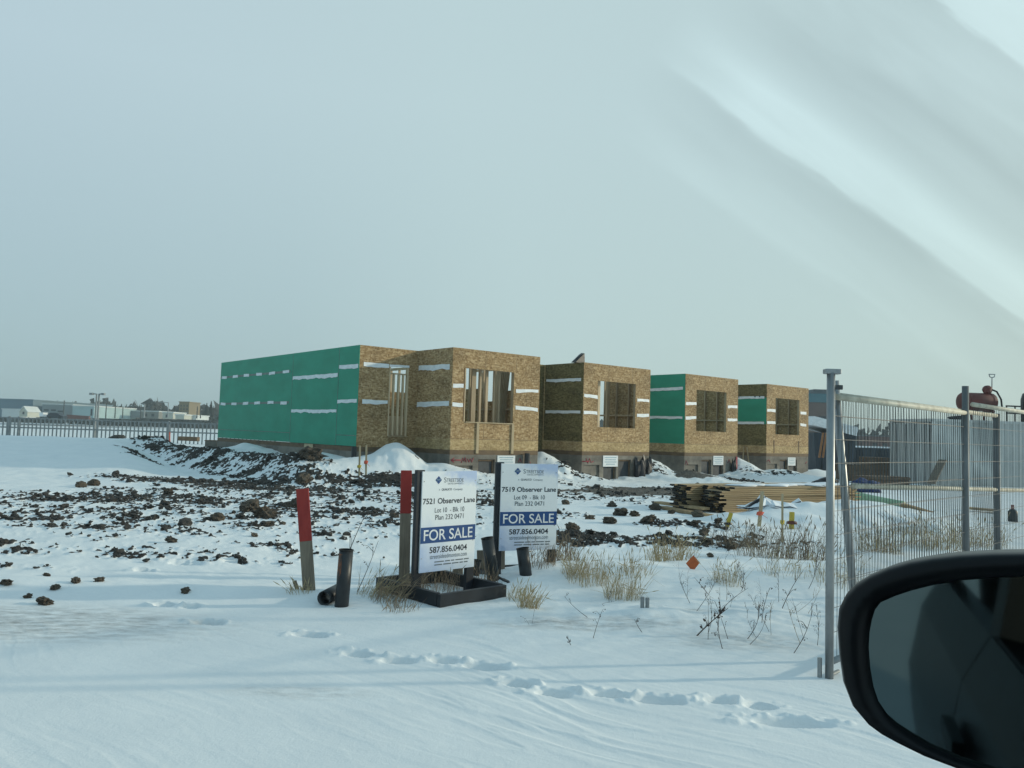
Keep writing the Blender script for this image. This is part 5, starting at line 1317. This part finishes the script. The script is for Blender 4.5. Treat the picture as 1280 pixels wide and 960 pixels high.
ST = [((420, 738), (458, 640), 7.3, .006, 2, 'tall dark weed stalk right of the standing black pipe'), ((445, 742), (473, 676), 7.2, .004, 3, 'thinner weed stalk leaning right behind the black pipe'),
      ((437, 740), (440, 672), 7.6, .0025, 4, 'fine upright weed just right of the standing black pipe'),
      ((867, 795), (910, 760), 6.2, .006, 9, 'low dark sprig lying on the snow right of the twin steel stubs'), ((905, 812), (898, 762), 6.0, .003, 4, 'thin weed stalk below the low dark sprig'),
      ((930, 800), (948, 752), 6.3, .003, 6, 'slender weed stalk centre right of the snow verge'), ((952, 785), (962, 735), 6.5, .003, 7, 'bushy thin weed stalk left of the fence upright'),
      ((976, 762), (1003, 714), 7.0, .004, 3, 'dark bent weed stalk pointing up right near the fence'), ((989, 816), (1016, 762), 5.8, .003, 5, 'weed stalk nearest to the foot of the fence upright'),
      ((895, 778), (935, 735), 6.6, .0035, 3, 'bent weed stalk curving up right of the dark sprig'), ((868, 770), (896, 725), 6.8, .0025, 7, 'fine branched weed below the orange marker'),
      ((888, 745), (868, 722), 7.8, .004, 4, 'dark weed stem leaning left under the orange marker'), ((926, 740), (926, 712), 7.6, .003, 5, 'dark upright weed right of the straw tuft'),
      ((740, 800), (752, 765), 6.1, .0025, 4, 'small weed stalk left of the twin steel stubs'), ((806, 792), (793, 774), 6.2, .003, 2, 'short bent twig below the twin steel stubs'),
      ((715, 806), (708, 795), 5.8, .003, 3, 'tiny dark twig on the open snow'), ((762, 760), (768, 752), 6.6, .002, 4, 'fine weed at the foot of the tall straw tuft'),
      ((740, 775), (705, 745), 6.5, .0025, 2, 'thin stem leaning left across the snow below the straw tufts'), ((1010, 740), (1020, 700), 7.2, .003, 6, 'branched weed close beside the fence upright'),
      ((990, 720), (996, 660), 8.2, .003, 8, 'tall fine weed standing before the far weed patch'), ((1048, 700), (1046, 640), 8.8, .003, 8, 'tall fine weed seen between the two slanting fence tubes'),
      ((690, 774), (650, 790), 6.2, .002, 2, 'thin stem lying low beside the short straw tuft')]
for k, (pb, pt, Y, th, br, lb) in enumerate(ST):
    stalk(lb, gz(*pb), pt, Y, 300 + k, th, br)

rg2 = np.random.default_rng(77)
for k in range(30):
    x_ = rg2.uniform(845, 1030); y_ = rg2.uniform(715, 812); p = gz(x_, y_); dx_ = rg2.normal(0, 14); L_ = rg2.uniform(22, 58)
    stalk('fine dry weed stalk poking through the snow verge near the fence', p, (x_ + dx_, y_ - L_), p[1] + rg2.normal(0, .1), 500 + k, rg2.uniform(.0012, .0026), int(rg2.integers(2, 7)), 'twig' if k % 3 else 'grass_grey', 'fine weed stalks on the verge')
# ------------------------------------------------------------------ stones and frozen clods
protos = []
for k in range(12):
    mb = MB().blob((0, 0, 0), 1.0, 2, 0.75, 200 + k, (1.15, 0.95, 0.68)); me = mb.build('soil_clod', M['soil']); protos.append(me)
for o in protos: COL.objects.unlink(o)
brown = []
for k in range(12):
    o = MB().blob((0, 0, 0), 1.0, 3, 0.72, 220 + k, (1.2, 0.95, 0.66)).build('soil_clod', M['clod_brown']); COL.objects.unlink(o); brown.append(o)
stones = []
for k in range(4):
    o = MB().blob((0, 0, 0), 1.0, 3, 0.38, 240 + k, (1.1, 0.95, 0.8)).build('field_stone', M['stone'], smooth=False); COL.objects.unlink(o); stones.append(o)
def place(proto, p, r_, label, cat, group, rz=None, sink=.25, sq=1.0):
    o = proto.copy(); COL.objects.link(o)
    o.location = (p[0], p[1], hz(p[0], p[1]) + r_ * (.62 * sq - sink)); o.scale = (r_, r_, r_ * sq)
    o.rotation_euler = (rng.uniform(-.4, .4), rng.uniform(-.4, .4), rng.uniform(0, 6.28))
    return tag(o, label, cat, group)
BIG = [  # px, py, radius px, kind, label
    (101, 606, 6.5, 1, 'round brown stone on the snow below the left end of the soil bank'), (117, 604, 7, 1, 'pale-topped brown stone right of the round brown stone'), (210, 616, 5.5, 0, 'dark clod standing alone between the stones and the red stake'),
    (312, 632, 12, 0, 'big dark snow-covered clod left of the red stake, tallest of its heap'), (330, 641, 11, 0, 'dark clod leaning on the big snow-covered clod'), (272, 646, 8.5, 1, 'dark rounded stone left of the snow-covered heap'), (368, 628, 9, 0, 'dark clod right behind the top of the leaning red stake'),
    (388, 593, 15, 0, 'large flat dark clod above the leaning red stake'), (380, 604, 8, 0, 'dark clod under the large flat dark clod'), (353, 654, 4, 1, 'small stone close to the red stake, left of it'), (336, 655, 6, 0, 'dark clod at the foot of the snow-covered heap'),
    (55, 750, 7.5, 0, 'lone dark clod nearest to the road at far left'), (69, 736, 5, 0, 'dark clod just above the lone clod at far left'), (94, 731, 5, 0, 'upright dark clod right of the pair at far left'), (125, 729, 5, 0, 'flat dark clod on the snow right of the upright clod'), (232, 741, 5, 0, 'flat dark clod on open snow midway to the red stake'),
    (215, 675, 6, 0, 'dark clod at the edge of the clod field, left centre'), (318, 667, 4, 0, 'dark reddish clod left of the red stake at mid height'), (58, 718, 3.5, 0, 'small pointed clod on the snow at far left'), (492, 643, 5, 0, 'brown clod in the snow hollow left of the nearer sign'),
    (819, 634, 7, 1, 'large round stone left of the lumber pile'), (872, 644, 7, 1, 'large round stone right before the lumber pile end'), (775, 640, 8, 0, 'big dark clod right of the farther sign, largest of its cluster'), (765, 632, 5, 0, 'dark clod on the left flank of the big clod'), (793, 643, 6, 0, 'flat clod on the right flank of the big clod'),
    (762, 652, 7, 0, 'wide flat clod below the big clod'), (736, 648, 5, 0, 'dark pointed clod right of the farther sign top'), (707, 627, 5, 1, 'brown stone just right of the farther sign board'), (716, 659, 7, 0, 'brown clod beside the blue band of the farther sign'), (809, 653, 8, 0, 'wide dark clod in the snow left of the lumber'),
    (839, 641, 4, 0, 'clod among the loose boards left of the lumber'), (868, 657, 5, 0, 'dark clod on the snow under the lumber pile end'), (898, 655, 5, 0, 'dark clod below the leaning yellow peg'), (880, 667, 6, 0, 'dark clod on the snow below the lumber pile'), (915, 683, 7, 1, 'snow-dusted stone in the weeds below the lumber'), (884, 677, 7, 0, 'wide dark clod left of the snow-dusted stone'),
    (888, 698, 4, 0, 'dark clod right of the orange diamond marker'), (35, 745, 4, 0, 'small flat clod left of the lone clod'), (8, 733, 6, 0, 'dark flat clod at the very left edge')]
for (x, y, rp, kd, lb) in BIG:
    p = gz(x, y + rp * .6); r_ = rp * p[1] / 1000 * 1.0
    pr = (stones if kd else brown)[int(rng.integers(0, 4 if kd else 12))]
    place(pr, p, r_, lb, 'stone' if kd else 'clod', 'large stones and clods', sq=0.9 if kd else 1.0, sink=.15)
# many lesser clods: the 260 largest as things, the rest one mass
def sample(n, x0, x1, y0, y1):
    P = np.stack([rng.uniform(x0, x1, n), rng.uniform(y0, y1, n)], 1); out_ = []
    X = np.array([gz(a, b, .05) for a, b in P])
    h_, s_, gv_, gr_ = terrain(X[:, 0], X[:, 1])
    u, v = uv(X[:, 0], X[:, 1])
    inside = ((u > -2.2) & (v > 1.7) & (u < 3.5)) | ((u > -0.2) & (v > -0.1) & (u < 3.6)) | ((u > 5.3) & (v > -.1))
    ok = (s_ > 0.5) & ~inside
    return X[ok], h_[ok]
A1, h1 = sample(12000, -30, 1010, 560, 745)
sz = np.exp(rng.normal(-0.15, 0.42, len(A1)))
px_r = sz * 1.9                                    # apparent size in photo pixels
rad = np.clip(px_r * A1[:, 1] / 1000, 0.015, 0.16)
order = np.argsort(-rad / A1[:, 1]); big_i = order[:260]; rest = order[260:]
for i in big_i:
    place(protos[int(rng.integers(0, 12))], A1[i], float(rad[i]) * 1.15, 'dark frozen soil clod lying among many others on the thin snow', 'clod', 'frozen clods strewn over the site')
mb_v = []; mb_f = []; off_ = 0
lows = []
for k in range(6):
    m_ = MB().blob((0, 0, 0), 1.0, 1, 0.9, 400 + k, (1.2, 1.0, 0.75)); lows.append((np.array(m_.v), np.array(m_.f)))
X2, h2 = sample(45000, -30, 1010, 556, 720)
rad2 = np.clip(np.exp(rng.normal(-0.2, 0.5, len(X2))) * 1.0 * X2[:, 1] / 1000, 0.006, 0.07)
allX = np.vstack([A1[rest], X2]); allh = np.concatenate([h1[rest], h2]); allr = np.concatenate([rad[rest], rad2])
for k in range(len(allX)):
    V, F = lows[k % 6]; a = rng.random() * 6.283; c, s_ = math.cos(a), math.sin(a); r_ = allr[k]
    W_ = np.stack([(V[:, 0] * c - V[:, 1] * s_) * r_ + allX[k, 0], (V[:, 0] * s_ + V[:, 1] * c) * r_ + allX[k, 1], V[:, 2] * r_ + allh[k] + r_ * .35], 1)
    mb_v.append(W_); mb_f.append(F + off_); off_ += len(V)
me = bpy.data.meshes.new('soil_crumbs'); Vv = np.vstack(mb_v); Ff = np.vstack(mb_f)
me.from_pydata(Vv.tolist(), [], Ff.tolist()); me.materials.append(M['soil'])
o = bpy.data.objects.new('soil_crumbs', me); COL.objects.link(o); tag(o, 'countless small frozen soil crumbs scattered over the building site', 'soil', kind='stuff')
print('clods', len(A1), 'crumbs', len(allX))

# ------------------------------------------------------------------ winter air
hzm = bpy.data.materials.new('winter air'); hzm.use_nodes = True; ht = hzm.node_tree; ht.nodes.clear()
ho = ht.nodes.new('ShaderNodeOutputMaterial'); hv = ht.nodes.new('ShaderNodeVolumePrincipled')
hv.inputs['Color'].default_value = (0.80, 0.92, 0.95, 1); hv.inputs['Density'].default_value = 0.0009
ht.links.new(hv.outputs[0], ho.inputs['Volume'])
tag(MB().box(-800, 800, -800, 800, -2.2, 13.0).build('haze', hzm), 'thin cold haze over the whole site', 'haze', kind='stuff')

# ------------------------------------------------------------------ the car we look out of: its door mirror, door and wing
car = thing('car', 'dark car at the roadside with black door mirror at lower right', 'car', (0, 0, 0), R(40))
ma = R(14)                                         # the glass faces back and a little inward
mo = np.array([0.80, 0.44, 1.29])                  # outer tip, car frame: x ahead, y outward
wd_dir = np.array([math.sin(ma), -math.cos(ma), 0]); nrm = np.array([-math.cos(ma), -math.sin(ma), 0]); up_ = np.array([0, 0, 1.0])
def to_mirror(x, y):
    d = ray(x, y); ca_, sa_ = math.cos(R(40)), math.sin(R(40))
    dl = np.array([d[0] * ca_ + d[1] * sa_, -d[0] * sa_ + d[1] * ca_, d[2]]); o_ = np.array([0, 0, EYE])
    tt = ((mo - o_) @ nrm) / (dl @ nrm); P = o_ + dl * tt - mo
    return P @ wd_dir, P[2]
OUT = [(1045, 785), (1047, 762), (1056, 744), (1068, 732), (1086, 721), (1110, 711), (1136, 704), (1165, 699), (1199, 695.5), (1240, 693.5), (1280, 693), (1330, 695), (1376, 702), (1404, 722), (1416, 760), (1420, 830), (1418, 910), (1408, 965), (1388, 992), (1350, 1003), (1300, 997), (1250, 980), (1196, 960), (1155, 945), (1121, 929), (1100, 918), (1083, 906), (1064, 884), (1052, 853), (1047, 818)]
INN = [(1083, 812), (1084, 793), (1087, 777), (1091, 764), (1098, 755), (1116, 747), (1137, 740), (1165, 733), (1199, 727.5), (1240, 724), (1280, 723), (1325, 724), (1362, 729), (1384, 742), (1393, 770), (1397, 830), (1395, 900), (1388, 950), (1372, 972), (1345, 980), (1300, 978), (1250, 969), (1199, 953), (1160, 936), (1134, 920), (1118, 909), (1106, 898), (1096, 882), (1089, 861), (1085, 838)]
oo = np.array([to_mirror(*p) for p in OUT]); ii = np.array([to_mirror(*p) for p in INN])
cen = oo.mean(0)
def loop3(L2, d): return [mo + wd_dir * a + up_ * b - nrm * d for a, b in L2]
def shrink(L2, k): return cen + (L2 - cen) * k
n = len(oo)
rings = [(ii * 1.0, 0.012), (ii + (oo - ii) * .12, 0.0), (ii + (oo - ii) * .82, -0.004), (oo, 0.006), (shrink(oo, 1.012), 0.018), (shrink(oo, 1.0), 0.05), (shrink(oo, .9), 0.09), (shrink(oo, .72), 0.12), (shrink(oo, .4), 0.135)]
vs = []; fs = []
for L2, d in rings: vs += loop3(L2, d)
for k in range(len(rings) - 1):
    for j in range(n): fs.append((k * n + j, k * n + (j + 1) % n, (k + 1) * n + (j + 1) % n, (k + 1) * n + j))
fs.append(tuple((len(rings) - 1) * n + j for j in range(n)))
mir = MB().add(vs, fs).build('door_mirror', M['car_black'], car, smooth=True)
mt, tr_, b_ = newmat('tinted mirror glass')
b_.inputs['Base Color'].default_value = (0.095, 0.125, 0.128, 1); b_.inputs['Metallic'].default_value = 1.0; b_.inputs['Roughness'].default_value = 0.035
b_.inputs['Specular IOR Level'].default_value = 0.3
M['mirror'] = mt
vs = loop3(ii * 1.0, 0.0105) + loop3(ii * 1.0, 0.013)
gl_ = MB().add(vs, [tuple(range(n)), tuple(range(2 * n - 1, n - 1, -1))] + [(j, n + j, n + (j + 1) % n, (j + 1) % n) for j in range(n)]).build('mirror_glass', M['mirror'], mir)
# foot of the mirror on the door
MB().add(*[[tuple(v) for v in (np.array([0.78, 0.235, 1.20]), np.array([0.92, 0.235, 1.20]), np.array([0.92, 0.10, 1.06]), np.array([0.78, 0.10, 1.06]), np.array([0.78, 0.235, 1.25]), np.array([0.92, 0.235, 1.25]), np.array([0.92, 0.09, 1.17]), np.array([0.78, 0.09, 1.17]))],
        [(0, 3, 2, 1), (4, 5, 6, 7), (0, 1, 5, 4), (1, 2, 6, 5), (2, 3, 7, 6), (3, 0, 4, 7)]]).build('mirror_arm', M['car_black'], car)
def skin(name, prof, x0, x1, mat, parent=car, th=0.05):
    """vertical body panel: profile of (y,z) run from x0 to x1"""
    vs = []; k = len(prof)
    for x in (x0, x1): vs += [(x, y, z) for y, z in prof] + [(x, y - th, z) for y, z in prof]
    fs = []
    for j in range(k - 1):
        fs += [(j, j + 1, 2 * k + j + 1, 2 * k + j), (k + j, 3 * k + j, 3 * k + j + 1, k + j + 1), (j, k + j, k + j + 1, j + 1), (2 * k + j, 2 * k + j + 1, 3 * k + j + 1, 3 * k + j)]
    fs += [(0, 2 * k, 3 * k, k), (k - 1, 2 * k - 1, 4 * k - 1, 3 * k - 1)]
    return MB().add(vs, fs).build(name, mat, parent)
dp = [(0.10, .28), (0.15, .4), (0.18, .6), (0.19, .75), (0.15, .95), (0.09, 1.06)]
door = skin('front_door', dp, -0.45, 0.80, M['car_paint'])
MB().box(-0.4, -0.22, 0.175, 0.20, 0.84, 0.88).build('handle', M['car_black'], door)
MB().box(-0.45, 0.80, 0.02, 0.085, 1.055, 1.07).build('window_seal', M['car_black'], door)
skin('wing_panel', [(0.10, .45), (0.17, .6), (0.18, .75), (0.13, .93), (0.0, .99)], 0.81, 1.95, M['car_paint'])
skin('rear_door', dp, -1.4, -0.46, M['car_paint'])
MB().prism([(0.85, .9), (1.95, .78), (1.95, .84), (0.85, .985)], -1.3, -0.04).build('bonnet', M['car_paint'], car)
for x in (1.3, -1.35):
    wh = MB().tube([(x, -.1, .31), (x, .12, .31)], [.31, .31], 28).build('wheel', M['rubber'], car)
    MB().tube([(x, .11, .31), (x, .135, .31)], [.2, .18], 20).build('rim', M['galv'], wh)
MB().box(-1.9, 1.95, -1.4, 0.02, .22, .30).build('underbody', M['rubber'], car)
st_ = MB().box(-0.62, -0.18, -0.75, -0.22, .42, .56).build('driver_seat', M['seat'], car, bevel=.03)
MB().bar((-0.6, -.48, .5), (-0.82, -.48, 1.12), .5, .13, (0, 1, 0)).build('backrest', M['seat'], st_, bevel=.03)
MB().bar((-0.84, -.48, 1.17), (-0.87, -.48, 1.36), .26, .09, (0, 1, 0)).build('headrest', M['seat'], st_, bevel=.03)

# cabin behind the driver: roof, pillars and rear seat (what the mirror looks back into)
MB().box(-1.75, -0.12, -1.25, -0.02, 1.60, 1.65).build('roof', M['car_paint'], car, bevel=.02)
MB().bar((-0.42, 0.06, 1.06), (-0.56, -0.06, 1.61), .10, .06, (1, 0, 0)).build('door_pillar', M['car_black'], car)
MB().bar((-1.40, 0.06, 1.06), (-1.62, -0.08, 1.61), .16, .06, (1, 0, 0)).build('door_pillar', M['car_black'], car)
MB().bar((-0.42, -1.32, 1.06), (-0.56, -1.2, 1.61), .10, .06, (1, 0, 0)).build('door_pillar', M['car_black'], car)
MB().bar((-1.40, -1.32, 1.06), (-1.62, -1.2, 1.61), .16, .06, (1, 0, 0)).build('door_pillar', M['car_black'], car)
MB().bar((-1.35, -.65, .45), (-1.6, -.65, 1.2), 1.2, .14, (0, 1, 0)).build('rear_seat', M['seat'], car, bevel=.03)
MB().box(-1.85, -0.5, -1.38, -1.30, .3, 1.06).build('far_door', M['car_paint'], car)
MB().bar((-0.6, -1.0, .5), (-0.82, -1.0, 1.12), .5, .13, (0, 1, 0)).build('passenger_seat', M['seat'], car, bevel=.03)
